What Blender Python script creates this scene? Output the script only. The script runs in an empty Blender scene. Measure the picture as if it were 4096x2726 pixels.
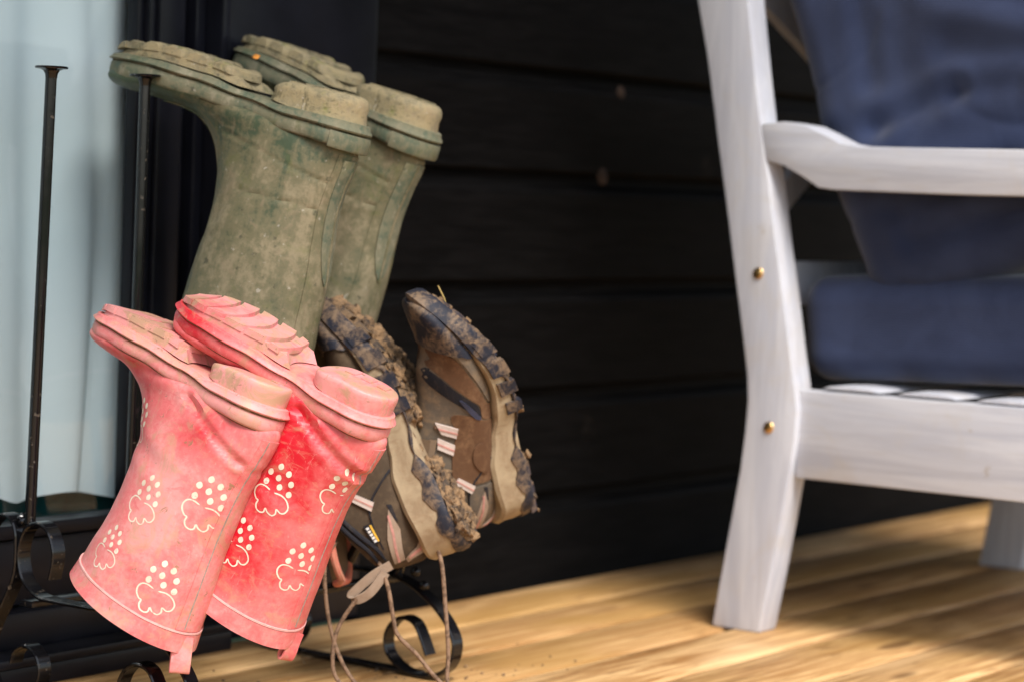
import bpy, bmesh, math, random
from mathutils import Vector, Matrix, noise
from mathutils.bvhtree import BVHTree
from mathutils.geometry import delaunay_2d_cdt

random.seed(7)
scene = bpy.context.scene
col = scene.collection
R = math.radians

# ------------------------------------------------------------------ camera
TH, PITCH, ROLL = R(36.371), R(3.428), R(2.15)
vh = Vector((math.cos(TH), math.sin(TH), 0))
rt = Vector((math.sin(TH), -math.cos(TH), 0))
fw = vh * math.cos(PITCH) + Vector((0, 0, -math.sin(PITCH)))
up = rt.cross(fw)
cr = rt * math.cos(ROLL) + up * math.sin(ROLL)
cu = up * math.cos(ROLL) - rt * math.sin(ROLL)
CAM = Vector((0, 0, .54))
cd = bpy.data.cameras.new('camera')
cam = bpy.data.objects.new('camera', cd)
col.objects.link(cam)
cam.matrix_world = Matrix(((cr.x, cu.x, -fw.x, CAM.x), (cr.y, cu.y, -fw.y, CAM.y), (cr.z, cu.z, -fw.z, CAM.z), (0, 0, 0, 1)))
cd.sensor_width = 36.0
cd.lens = 85.0
cd.clip_start = .05
cd.clip_end = 1000
cd.dof.use_dof = True
cd.dof.focus_distance = 2.36
cd.dof.aperture_fstop = 4.0
scene.camera = cam

# ------------------------------------------------------------------ light
SUN = Vector((-.45, -.80, 1.15)).normalized()
world = bpy.data.worlds.new('World')
scene.world = world
world.use_nodes = True
wn = world.node_tree
sky = wn.nodes.new('ShaderNodeTexSky')
sky.sky_type = 'NISHITA'
sky.sun_disc = False
sky.sun_elevation = math.asin(SUN.z)
sky.sun_rotation = math.atan2(SUN.x, SUN.y)
sky.dust_density = 1.2
sky.air_density = 1.0
bg = wn.nodes['Background']
bg.inputs['Strength'].default_value = .07
hs = wn.nodes.new('ShaderNodeHueSaturation')   # thin overcast: paler than a clear sky
hs.inputs['Saturation'].default_value = .55
wn.links.new(sky.outputs['Color'], hs.inputs['Color'])
wn.links.new(hs.outputs['Color'], bg.inputs['Color'])
sd = bpy.data.lights.new('sun', 'SUN')
sd.energy = 1.5
sd.angle = R(24)
sd.color = (1, .945, .89)
so = bpy.data.objects.new('sun', sd)
col.objects.link(so)
so.rotation_euler = SUN.to_track_quat('Z', 'Y').to_euler()
vs = scene.view_settings
vs.view_transform = 'Standard'
vs.look = 'None'
vs.exposure = 1.68
vs.gamma = 1
vs.use_curve_mapping = False
scene.render.engine = 'CYCLES'
scene.cycles.use_denoising = True
scene.cycles.max_bounces = 8
scene.cycles.transparent_max_bounces = 12

# ------------------------------------------------------------------ materials
class G:
    def __init__(s, name):
        s.m = bpy.data.materials.new(name)
        s.m.use_nodes = True
        s.t = s.m.node_tree
        s.n = s.t.nodes
        s.p = s.n['Principled BSDF']
        s.c = s.n.new('ShaderNodeTexCoord').outputs['Object']
    def link(s, a, b): s.t.links.new(a, b)
    def val(s, sock, v):
        if isinstance(v, (int, float)): sock.default_value = v
        elif isinstance(v, (tuple, list)): sock.default_value = (*v, 1) if len(v) == 3 and sock.type == 'RGBA' else v
        else: s.link(v, sock)
    def map(s, scale=(1, 1, 1), loc=(0, 0, 0), rot=(0, 0, 0), vec=None):
        k = s.n.new('ShaderNodeMapping')
        s.link(vec or s.c, k.inputs['Vector'])
        k.inputs['Location'].default_value = loc
        k.inputs['Scale'].default_value = scale
        k.inputs['Rotation'].default_value = rot
        return k.outputs[0]
    def noise(s, scale, detail=4, rough=.55, dist=0, vec=None):
        k = s.n.new('ShaderNodeTexNoise')
        s.link(vec or s.c, k.inputs['Vector'])
        k.inputs['Scale'].default_value = scale
        k.inputs['Detail'].default_value = detail
        k.inputs['Roughness'].default_value = rough
        k.inputs['Distortion'].default_value = dist
        return k.outputs['Fac']
    def wave(s, scale, vec=None, dist=0, direction='X', detail=2):
        k = s.n.new('ShaderNodeTexWave')
        k.bands_direction = direction
        s.link(vec or s.c, k.inputs['Vector'])
        k.inputs['Scale'].default_value = scale
        k.inputs['Distortion'].default_value = dist
        k.inputs['Detail'].default_value = detail
        return k.outputs['Fac']
    def step(s, f, lo, hi, a=0, b=1):
        k = s.n.new('ShaderNodeMapRange')
        k.interpolation_type = 'SMOOTHSTEP'
        s.link(f, k.inputs['Value'])
        for n_, v in (('From Min', lo), ('From Max', hi), ('To Min', a), ('To Max', b)): k.inputs[n_].default_value = v
        return k.outputs[0]
    def math(s, op, a, b=0):
        k = s.n.new('ShaderNodeMath')
        k.operation = op
        s.val(k.inputs[0], a)
        s.val(k.inputs[1], b)
        return k.outputs[0]
    def ball(s, c, r0, r1, scale=(1, 1, 1)):
        """1 inside r0 of point c, 0 beyond r1 (object space)"""
        k = s.n.new('ShaderNodeVectorMath')
        k.operation = 'DISTANCE'
        s.link(s.map(scale=scale), k.inputs[0])
        k.inputs[1].default_value = tuple(a * b for a, b in zip(c, scale))
        return s.step(k.outputs['Value'], r0, r1, 1, 0)
    def mix(s, f, a, b):
        k = s.n.new('ShaderNodeMix')
        k.data_type = 'RGBA'
        s.val(k.inputs[0], f)
        s.val(k.inputs[6], a)
        s.val(k.inputs[7], b)
        return k.outputs[2]
    def bump(s, h, strength=.3, dist=.001):
        k = s.n.new('ShaderNodeBump')
        k.inputs['Strength'].default_value = strength
        k.inputs['Distance'].default_value = dist
        s.link(h, k.inputs['Height'])
        s.link(k.outputs[0], s.p.inputs['Normal'])
    def out(s, color, rough=.5, spec=.5, metal=0, **kw):
        s.val(s.p.inputs['Base Color'], color)
        s.val(s.p.inputs['Roughness'], rough)
        s.val(s.p.inputs['Specular IOR Level'], spec)
        s.val(s.p.inputs['Metallic'], metal)
        for k, v in kw.items(): s.val(s.p.inputs[k], v)
        return s.m

def simple(name, c, rough=.5, var=.25, scale=60, spec=.4, bump=.15, metal=0, dist=.0006):
    g = G(name)
    f = g.noise(scale, 5, .6)
    dark = tuple(x * (1 - var) for x in c)
    lite = tuple(min(1, x * (1 + var)) for x in c)
    g.bump(g.noise(scale * 4, 4), bump, dist)
    return g.out(g.mix(g.step(f, .3, .7), dark, lite), rough, spec, metal)

def mat_pink(name, loc, reds, dusty=0., sole=False):
    g = G(name)
    v = g.map(loc=loc)
    big = g.noise(11, 3, .55, .6, v)
    mid = g.noise(42, 5, .62, .8, v)
    fine = g.noise(210, 4, .6, 0, v)
    red, pink, pale = (.56, .006, .020), (.70, .165, .165), (.74, .345, .325)
    fade = g.math('ADD', g.math('ADD', g.math('MULTIPLY', big, .50), g.math('MULTIPLY', mid, .36)), g.math('MULTIPLY', fine, .14))
    acc = None
    for c, r0, r1, amt in reds:
        b = g.math('MULTIPLY', g.ball(c, r0, r1), amt)
        acc = b if acc is None else g.math('MAXIMUM', acc, b)
    if acc is not None: fade = g.math('SUBTRACT', fade, acc)
    c = g.mix(g.step(fade, .24 - dusty, .52 - dusty), red, pink)
    c = g.mix(g.step(g.math('ADD', fade, g.math('MULTIPLY', fine, .12)), .52 - dusty, .74 - dusty, 0, .75), c, pale)
    scr = g.noise(130, 3, .7, 2.5, g.map(scale=(1, 1, .35), loc=loc))
    c = g.mix(g.step(scr, .60, .72, 0, .3), c, (.78, .46, .43))
    brush = g.noise(60, 6, .72, 1.6, g.map(scale=(.6, 1, 1.5), loc=loc, rot=(0, R(35), 0)))
    c = g.mix(g.step(brush, .54, .70, 0, .38), c, (.62, .30, .20))
    c = g.mix(g.step(brush, .44, .30, 0, .35), c, (.60, .035, .05))
    dirt = g.noise(26, 6, .68, 1.2, v)
    c = g.mix(g.step(dirt, .54 - dusty * .6, .70 - dusty * .6, 0, .55 if not sole else .85), c, (.47, .295, .175))
    crumb = g.noise(85, 6, .75, .5, v)
    c = g.mix(g.step(crumb, .68 if not dusty > .05 else .61, .74 if not dusty > .05 else .67, 0, .85), c, (.27, .170, .09))
    h = g.math('ADD', g.math('MULTIPLY', mid, .3), g.math('MULTIPLY', fine, .5))
    h = g.math('ADD', h, g.step(crumb, .6, .72, 0, .8))
    g.bump(h, .22 if not sole else .45, .0012)
    return g.out(c, g.step(fade, .2, .7, .34, .56), .42)

def mat_green(name, loc, sole=False, rim=False):
    g = G(name)
    v = g.map(loc=loc)
    mid = g.noise(20, 6, .6, .7, v)
    streak = g.noise(40, 5, .62, .4, g.map(scale=(1.3, 1.3, .28), loc=loc))
    fine = g.noise(150, 6, .72, 0, v)
    sx = g.n.new('ShaderNodeSeparateXYZ')
    g.link(g.c, sx.inputs[0])
    grn, mud, tan, moss = (.050, .072, .038), (.142, .128, .070), (.245, .205, .125), (.100, .115, .030)
    if rim: grn, mud, tan = (.078, .105, .068), (.165, .160, .100), (.30, .265, .185)
    f = g.math('ADD', g.math('MULTIPLY', mid, .40), g.math('MULTIPLY', streak, .32))
    f = g.math('ADD', f, g.math('MULTIPLY', fine, .28))
    if not sole and not rim:
        f = g.math('SUBTRACT', f, g.step(sx.outputs[2], .045, .105, .09, 0))
        f = g.math('SUBTRACT', f, g.step(sx.outputs[0], .13, .26, 0, .06))
    lo = .37 if not rim else .42
    if sole: lo = .30
    c = g.mix(g.step(f, lo, lo + .10), grn, mud)
    c = g.mix(g.step(f, lo + .10, lo + .20, 0, .95), c, tan)
    c = g.mix(g.step(g.noise(24, 6, .7, .5, g.map(loc=(loc[0] + 3, 1, 2))), .55, .68, 0, .75 if sole else .4), c, moss if not sole else (.205, .21, .05))
    if sole:
        c = g.mix(g.step(g.math('ADD', g.math('MULTIPLY', mid, .6), g.math('MULTIPLY', fine, .4)), .44, .56, 0, .85), c, (.33, .265, .145))
        c = g.mix(g.step(g.noise(26, 6, .75, 1), .56, .66, 0, .8), c, (.075, .070, .036))
    warm = g.noise(34, 7, .75, .8, g.map(loc=(loc[0], 9, 7)))
    c = g.mix(g.step(warm, .54, .66, 0, .42), c, (.255, .190, .122))
    spk = g.noise(120, 4, .6, 0, g.map(loc=(loc[0], 5, 7)))
    c = g.mix(g.step(spk, .66, .72, 0, .5), c, (.46, .43, .36))
    c = g.mix(g.step(g.noise(95, 5, .6, 0, g.map(loc=(loc[0], 2, 9))), .62, .72, 0, .65), c, (.040, .042, .026))
    g.bump(g.math('ADD', fine, g.math('MULTIPLY', mid, .8)), .7 if sole else .4, .0022 if sole else .0014)
    return g.out(c, g.step(f, .3, .6, .45, .8), .35)

M = {}
M['pink1'] = mat_pink('pink_rubber_worn', (1.3, .2, 4.1), [((.165, -.03, .075), .01, .085, .20), ((.06, -.04, .062), .0, .05, .17), ((.17, -.03, .255), .0, .07, .12)], .06)
M['pink2'] = mat_pink('pink_rubber_bright', (5.1, 2.2, .6), [((.115, -.04, .10), .02, .13, .29), ((.055, -.04, .068), .0, .06, .16), ((.12, -.04, .19), .01, .11, .27)], .0)
M['pinkband1'] = mat_pink('pink_rand', (2.3, 3.2, 4.1), [((.24, -.03, .02), .0, .07, .1)], .14)
M['pinkband2'] = mat_pink('pink_rand_bright', (.3, 1.2, 7.1), [((.25, -.03, .02), .02, .14, .22)], .07)
M['pinksole1'] = mat_pink('pink_sole_dusty', (3.3, .2, 1.1), [], .21, True)
M['pinksole2'] = mat_pink('pink_sole_dusty_bright', (.9, 4.2, 1.1), [((.24, -.05, .01), .0, .08, .10)], .15, True)
M['green'] = mat_green('green_rubber_muddy', (0, 0, 0))
M['green2'] = mat_green('green_rubber_muddy_far', (4, 1, 2))
M['greenrim'] = mat_green('green_rubber_rim', (1, 7, 2), rim=True)
M['greenlip'] = mat_green('green_lip_muddy', (6, 3, 1), rim=True)
M['greensole'] = mat_green('green_sole_mossy', (2, 1, 5), sole=True)
def mat_print():
    g = G('cream_print_worn')
    w = g.noise(170, 4, .65)
    c = g.mix(g.step(g.noise(40, 4), .4, .7), (.76, .70, .57), (.66, .55, .42))
    c = g.mix(g.step(w, .60, .68, 0, .8), c, (.70, .30, .27))
    return g.out(c, .6, .3)
M['cream'] = mat_print()
M['seamline'] = simple('grey_mould_line', (.33, .27, .23), .6, .2, 200)
M['trimline'] = simple('pale_trim_line', (.74, .40, .37), .6, .1, 200)

def mat_metal():
    g = G('black_gloss_metal')
    sp = g.noise(150, 3, .6)
    ms = g.noise(22, 4, .6)
    f = g.math('MULTIPLY', g.step(sp, .62, .7), g.step(ms, .42, .6))
    g.bump(g.noise(90, 4), .12, .0006)
    return g.out(g.mix(g.math('MULTIPLY', f, .6), (.005, .005, .006), (.13, .10, .07)), g.math('ADD', g.math('MULTIPLY', f, .5), g.step(ms, .3, .7, .10, .22)), .45)
M['metal'] = mat_metal()

M['navy'] = simple('navy_rubber', (.026, .030, .056), .5, .4, 50)
def mat_dusty(name, base, dust, amt=.6, scale=40, lo=.45, hi=.65, rough=.8, loc=(0, 0, 0), bump=.3):
    g = G(name)
    v = g.map(loc=loc)
    f = g.noise(scale, 6, .68, .6, v)
    fine = g.noise(scale * 6, 4, .7, 0, v)
    c = g.mix(g.step(g.math('ADD', f, g.math('MULTIPLY', g.math('SUBTRACT', fine, .5), .3)), lo, hi, 0, amt), base, dust)
    c = g.mix(g.step(fine, .3, .7, .25, 0), c, tuple(x * .5 for x in base))
    g.bump(g.math('ADD', fine, f), bump, .0008)
    return g.out(c, rough, .25)
M['groove'] = mat_dusty('dirt_in_groove', (.17, .085, .045), (.38, .22, .13), .8, 60, .45, .6, .95)
M['groovek'] = mat_dusty('dark_dirt_in_groove', (.045, .042, .022), (.16, .12, .07), .8, 60, .45, .6, .95)
M['navydirt'] = mat_dusty('navy_rubber_muddy', (.024, .028, .048), (.27, .175, .10), .8, 34, .38, .66, .65)
M['navycap'] = mat_dusty('navy_toe_cap', (.019, .021, .032), (.23, .155, .095), .85, 38, .42, .64, .6)
M['beige'] = mat_dusty('beige_foam', (.40, .31, .195), (.25, .168, .098), .75, 30, .44, .66, .8)
M['taupe'] = mat_dusty('taupe_suede', (.125, .100, .075), (.23, .155, .09), .7, 22, .42, .62, .95)
M['brown'] = mat_dusty('brown_suede', (.12, .060, .030), (.22, .125, .065), .7, 26, .45, .66, .95)
M['darkbrown'] = mat_dusty('dark_brown_suede', (.075, .052, .033), (.13, .09, .055), .7, 30, .42, .66, .95)
M['mesh'] = mat_dusty('black_mesh', (.014, .014, .019), (.10, .07, .045), .35, 60, .5, .7, .7)
M['mud'] = mat_dusty('dried_mud', (.060, .045, .035), (.30, .185, .096), .95, 46, .36, .60, .95, bump=.9)
M['mudk'] = mat_dusty('dark_wet_mud', (.05, .045, .045), (.24, .155, .085), .85, 50, .38, .6, .85, bump=.8)
M['coral'] = mat_dusty('coral_trim', (.62, .19, .13), (.45, .27, .17), .6, 40, .45, .65, .8)
M['yellow'] = simple('yellow_trim', (.72, .42, .05), .6, .1)
M['web'] = mat_dusty('pale_webbing', (.36, .27, .20), (.27, .19, .13), .6, 60, .42, .65, .9)
M['webpale'] = mat_dusty('pale_lace_webbing', (.60, .50, .44), (.44, .33, .26), .5, 60, .45, .65, .9)
M['webpink'] = simple('pink_webbing_stripe', (.50, .24, .20), .9, .15, 200)
M['lace'] = mat_dusty('brown_lace', (.26, .165, .105), (.09, .055, .035), .8, 160, .48, .56, .9)
M['lining'] = mat_dusty('taupe_lining', (.22, .155, .10), (.17, .12, .08), .5, 30, .4, .7, .95)
M['white'] = simple('white_marks', (.75, .74, .72), .6, .05)
M['inner'] = simple('dark_boot_lining', (.10, .05, .045), .9, .2)

def mat_white_wood(name, sc):
    g = G(name)
    gr = g.noise(1, 6, .62, .9, g.map(scale=sc))
    fine = g.noise(3.2, 5, .65, .5, g.map(scale=sc))
    c = g.mix(g.step(gr, .34, .66), (.455, .468, .525), (.580, .590, .635))
    c = g.mix(g.step(fine, .52, .70, 0, .35), c, (.43, .41, .40))
    c = g.mix(g.step(g.noise(7, 5, .65, .8), .52, .72, 0, .40), c, (.50, .45, .385))
    c = g.mix(g.step(g.noise(26, 5, .7, .4), .66, .74, 0, .5), c, (.36, .30, .24))
    g.bump(g.math('ADD', gr, g.math('MULTIPLY', fine, .6)), .25, .0015)
    return g.out(c, .55, .35)
M['chair'] = mat_white_wood('whitewashed_wood_upright', (38, 38, 3.0))
M['chairh'] = mat_white_wood('whitewashed_wood_lengthways', (38, 3.0, 38))
M['brass'] = simple('yellow_zinc_bolt', (.72, .46, .18), .3, .15, 80, metal=1)

def mat_fabric():
    g = G('navy_ticking_fabric')
    st = g.wave(95, direction='Z', dist=.8)
    mo = g.noise(9, 6, .62, .5)
    c = g.mix(g.step(st, .3, .7), (.014, .021, .053), (.028, .040, .090))
    c = g.mix(g.step(mo, .35, .7, 0, .55), c, (.040, .056, .118))
    g.bump(g.math('ADD', st, g.math('MULTIPLY', g.noise(260, 3), .8)), .25, .0008)
    return g.out(c, .95, .15, **{'Sheen Weight': .25})
M['fabric'] = mat_fabric()

def mat_deck():
    g = G('pine_deck_wood')
    oi = g.n.new('ShaderNodeObjectInfo')
    cm = g.n.new('ShaderNodeCombineXYZ')
    g.link(g.math('MULTIPLY', oi.outputs['Random'], 37), cm.inputs[0])
    g.link(g.math('MULTIPLY', oi.outputs['Random'], 11), cm.inputs[1])
    va = g.n.new('ShaderNodeVectorMath')
    g.link(g.c, va.inputs[0])
    g.link(cm.outputs[0], va.inputs[1])
    v = va.outputs[0]
    grain = g.noise(6, 7, .62, 1.0, g.map(scale=(.45, 13, 13), vec=v))
    fine = g.noise(10, 5, .6, .3, g.map(scale=(.8, 42, 42), vec=v))
    blot = g.noise(3.2, 4, .55, .4, g.map(scale=(.7, 2.2, 2), vec=v))
    c = g.mix(g.step(grain, .36, .62), (.38, .188, .062), (.78, .50, .232))
    c = g.mix(g.step(fine, .46, .62, 0, .8), c, (.30, .145, .042))
    c = g.mix(g.step(blot, .47, .62, 0, .6), c, (.38, .215, .055))
    c = g.mix(g.step(g.noise(2.4, 3, .5, .2, g.map(scale=(.8, 2, 2), loc=(4, 2, 1), vec=v)), .52, .70, 0, .6), c, (.82, .56, .30))
    c = g.mix(g.step(g.noise(7, 6, .68, .6, g.map(scale=(.9, 6, 6), loc=(1, 7, 1), vec=v)), .56, .66, 0, .65), c, (.20, .095, .028))
    vo = g.n.new('ShaderNodeTexVoronoi')
    g.link(g.map(scale=(2.6, 9, 9), vec=v), vo.inputs['Vector'])
    vo.inputs['Scale'].default_value = 1
    c = g.mix(g.step(vo.outputs['Distance'], .07, .14, .85, 0), c, (.10, .045, .014))
    c = g.mix(g.math('MULTIPLY', g.step(oi.outputs['Random'], 0, 1), .38), c, (.44, .24, .085))
    g.bump(g.math('ADD', grain, g.math('MULTIPLY', fine, .6)), .35, .0022)
    return g.out(c, .62, .35)
M['deck'] = mat_deck()
M['dark'] = simple('under_board_shade', (.012, .010, .008), .9, .2, 10)

def mat_clad():
    g = G('black_stained_cladding')
    gr = g.noise(7, 6, .62, .8, g.map(scale=(1.2, 10, 14)))
    sp = g.noise(9, 5, .7)
    c = g.mix(g.step(gr, .35, .7), (.0028, .0026, .0026), (.0065, .006, .006))
    c = g.mix(g.step(sp, .66, .76, 0, .35), c, (.05, .04, .034))
    g.bump(gr, .5, .0015)
    return g.out(c, .66, .05)
M['clad'] = mat_clad()
M['raw'] = simple('bare_wood_knot', (.040, .023, .015), .8, .4)
M['frame'] = simple('black_door_paint', (.006, .0065, .010), .30, .25, 14, .22, .08)
M['rubberseal'] = simple('black_rubber_seal', (.006, .006, .006), .6)

def mat_glass():
    g = G('door_glass')
    tr = g.n.new('ShaderNodeBsdfTransparent')
    tr.inputs[0].default_value = (.92, .955, .965, 1)
    gl = g.n.new('ShaderNodeBsdfGlossy')
    gl.inputs['Roughness'].default_value = .01
    fr = g.n.new('ShaderNodeLayerWeight')
    fr.inputs[0].default_value = .5
    fac = g.math('ADD', g.math('MULTIPLY', g.math('POWER', fr.outputs['Facing'], 4.0), .85), .05)
    mx = g.n.new('ShaderNodeMixShader')
    g.link(fac, mx.inputs[0])
    g.link(tr.outputs[0], mx.inputs[1])
    g.link(gl.outputs[0], mx.inputs[2])
    g.link(mx.outputs[0], g.n['Material Output'].inputs[0])
    return g.m
M['glass'] = mat_glass()
def mat_curtain():
    g = G('pale_blue_curtain')
    f = g.noise(420, 2)
    g.bump(f, .2, .0005)
    return g.out(g.mix(g.step(g.noise(3, 3), .3, .7), (.54, .64, .67), (.60, .69, .715)), .95, .1)
M['curtain'] = mat_curtain()
M['teal'] = simple('dark_teal_rug', (.010, .135, .130), .95, .3, 30)
M['room'] = simple('room_paint', (.30, .31, .31), .9, .05, 5)
def mat_grass():
    g = G('lawn_grass')
    return g.out(g.mix(g.step(g.noise(2, 6, .7), .35, .65), (.045, .085, .02), (.09, .13, .04)), .9, .2)
M['grass'] = mat_grass()
M['straw'] = simple('dry_straw', (.50, .36, .13), .8, .2)
M['leaf'] = simple('orange_leaf', (.62, .24, .04), .7, .2)

# ------------------------------------------------------------------ mesh helpers
def obj(name, verts, faces, mat, parent=None, smooth=True, flat_from=None):
    me = bpy.data.meshes.new(name)
    me.from_pydata([tuple(v) for v in verts], [], faces)
    me.validate()
    bm = bmesh.new()
    bm.from_mesh(me)
    bmesh.ops.recalc_face_normals(bm, faces=bm.faces)
    bm.to_mesh(me)
    bm.free()
    if smooth:
        me.polygons.foreach_set('use_smooth', [True] * len(me.polygons))
        try: me.set_sharp_from_angle(angle=R(38))
        except Exception: pass
    me.materials.append(mat)
    o = bpy.data.objects.new(name, me)
    col.objects.link(o)
    if parent: o.parent = parent
    return o

def bmobj(name, bm, mat, parent=None, smooth=True):
    bm.verts.index_update()
    v = [x.co.copy() for x in bm.verts]
    f = [[y.index for y in x.verts] for x in bm.faces]
    bm.free()
    return obj(name, v, f, mat, parent, smooth)

def thing(name, label, cat, loc=(0, 0, 0), group=None, mat=None):
    o = bpy.data.objects.new(name, None)
    o.empty_display_size = .05
    col.objects.link(o)
    if mat: o.matrix_world = mat
    else: o.location = loc
    o['label'] = label
    o['category'] = cat
    if group: o['group'] = group
    return o

def box(name, lo, hi, mat, parent=None, bev=.002, seg=2):
    bm = bmesh.new()
    bmesh.ops.create_cube(bm, size=1)
    lo, hi = Vector(lo), Vector(hi)
    for v in bm.verts: v.co = Vector((lo[i] + (hi[i] - lo[i]) * (v.co[i] + .5) for i in range(3)))
    if bev: bmesh.ops.bevel(bm, geom=bm.edges[:], offset=bev, segments=seg, affect='EDGES', profile=.6)
    return bmobj(name, bm, mat, parent)

def spline(pts, n):
    """Catmull-Rom through tuples, n samples"""
    pts = [Vector(p) if len(p) <= 4 else p for p in pts]
    k = len(pts)
    out = []
    for i in range(n):
        t = i / (n - 1) * (k - 1)
        a = min(int(t), k - 2)
        f = t - a
        p0, p1, p2, p3 = pts[max(a - 1, 0)], pts[a], pts[a + 1], pts[min(a + 2, k - 1)]
        if a == 0: p0 = p1 * 2 - p2
        if a == k - 2: p3 = p2 * 2 - p1
        out.append(.5 * ((2 * p1) + (p2 - p0) * f + (2 * p0 - 5 * p1 + 4 * p2 - p3) * f * f + (3 * p1 - p0 - 3 * p2 + p3) * f ** 3))
    return out

def tube(name, pts, r, mat, parent=None, seg=10, n=None, closed_ends=True):
    P = spline(pts, n) if n else [Vector(p) for p in pts]
    verts, faces = [], []
    u = None
    for i, p in enumerate(P):
        d = (P[min(i + 1, len(P) - 1)] - P[max(i - 1, 0)]).normalized()
        if u is None: u = d.orthogonal().normalized()
        u = (u - d * u.dot(d)).normalized()
        w = d.cross(u)
        rr = r(i / (len(P) - 1)) if callable(r) else r
        for j in range(seg):
            a = 2 * math.pi * j / seg
            verts.append(p + (u * math.cos(a) + w * math.sin(a)) * rr)
    for i in range(len(P) - 1):
        for j in range(seg):
            faces.append((i * seg + j, i * seg + (j + 1) % seg, (i + 1) * seg + (j + 1) % seg, (i + 1) * seg + j))
    if closed_ends:
        faces.append(tuple(range(seg)))
        faces.append(tuple((len(P) - 1) * seg + j for j in range(seg)))
    return obj(name, verts, faces, mat, parent)

def strip(name, yz, x, width, thick, mat, parent, n=120):
    """flat bar bent in the yz plane"""
    P = spline([(a, b, 0) for a, b in yz], n)
    verts, faces = [], []
    c = thick * .32
    h, w = thick / 2, width / 2
    sec = [(-w + c, -h), (w - c, -h), (w, -h + c), (w, h - c), (w - c, h), (-w + c, h), (-w, h - c), (-w, -h + c)]
    for i, p in enumerate(P):
        d = (P[min(i + 1, n - 1)] - P[max(i - 1, 0)]).normalized()
        nn = Vector((-d.y, d.x, 0))
        for a, b in sec: verts.append((x + a, p.x + nn.x * b, p.y + nn.y * b))
    k = len(sec)
    for i in range(n - 1):
        for j in range(k): faces.append((i * k + j, i * k + (j + 1) % k, (i + 1) * k + (j + 1) % k, (i + 1) * k + j))
    faces.append(tuple(range(k)))
    faces.append(tuple((n - 1) * k + j for j in range(k)))
    return obj(name, verts, faces, mat, parent)

def prism(name, poly, x0, x1, mat, parent=None, bev=.004):
    """(y,z) outline extruded along x with rounded edges"""
    bm = bmesh.new()
    vs_ = [bm.verts.new((x0, a, b)) for a, b in poly]
    f = bm.faces.new(vs_)
    r = bmesh.ops.extrude_face_region(bm, geom=[f])
    for e in r['geom']:
        if isinstance(e, bmesh.types.BMVert): e.co.x = x1
    bmesh.ops.recalc_face_normals(bm, faces=bm.faces)
    if bev:
        ed = [e for e in bm.edges if len(e.link_faces) == 2 and e.calc_face_angle(0) > R(40)]
        bmesh.ops.bevel(bm, geom=ed, offset=bev, segments=2, affect='EDGES', profile=.6)
    return bmobj(name, bm, mat, parent)

def lerp_tab(tab, x):
    if x <= tab[0][0]: return tab[0][1]
    for (a, b), (c, d) in zip(tab, tab[1:]):
        if x <= c:
            t = (x - a) / (c - a)
            t = t * t * (3 - 2 * t)
            return b + (d - b) * t
    return tab[-1][1]

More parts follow.
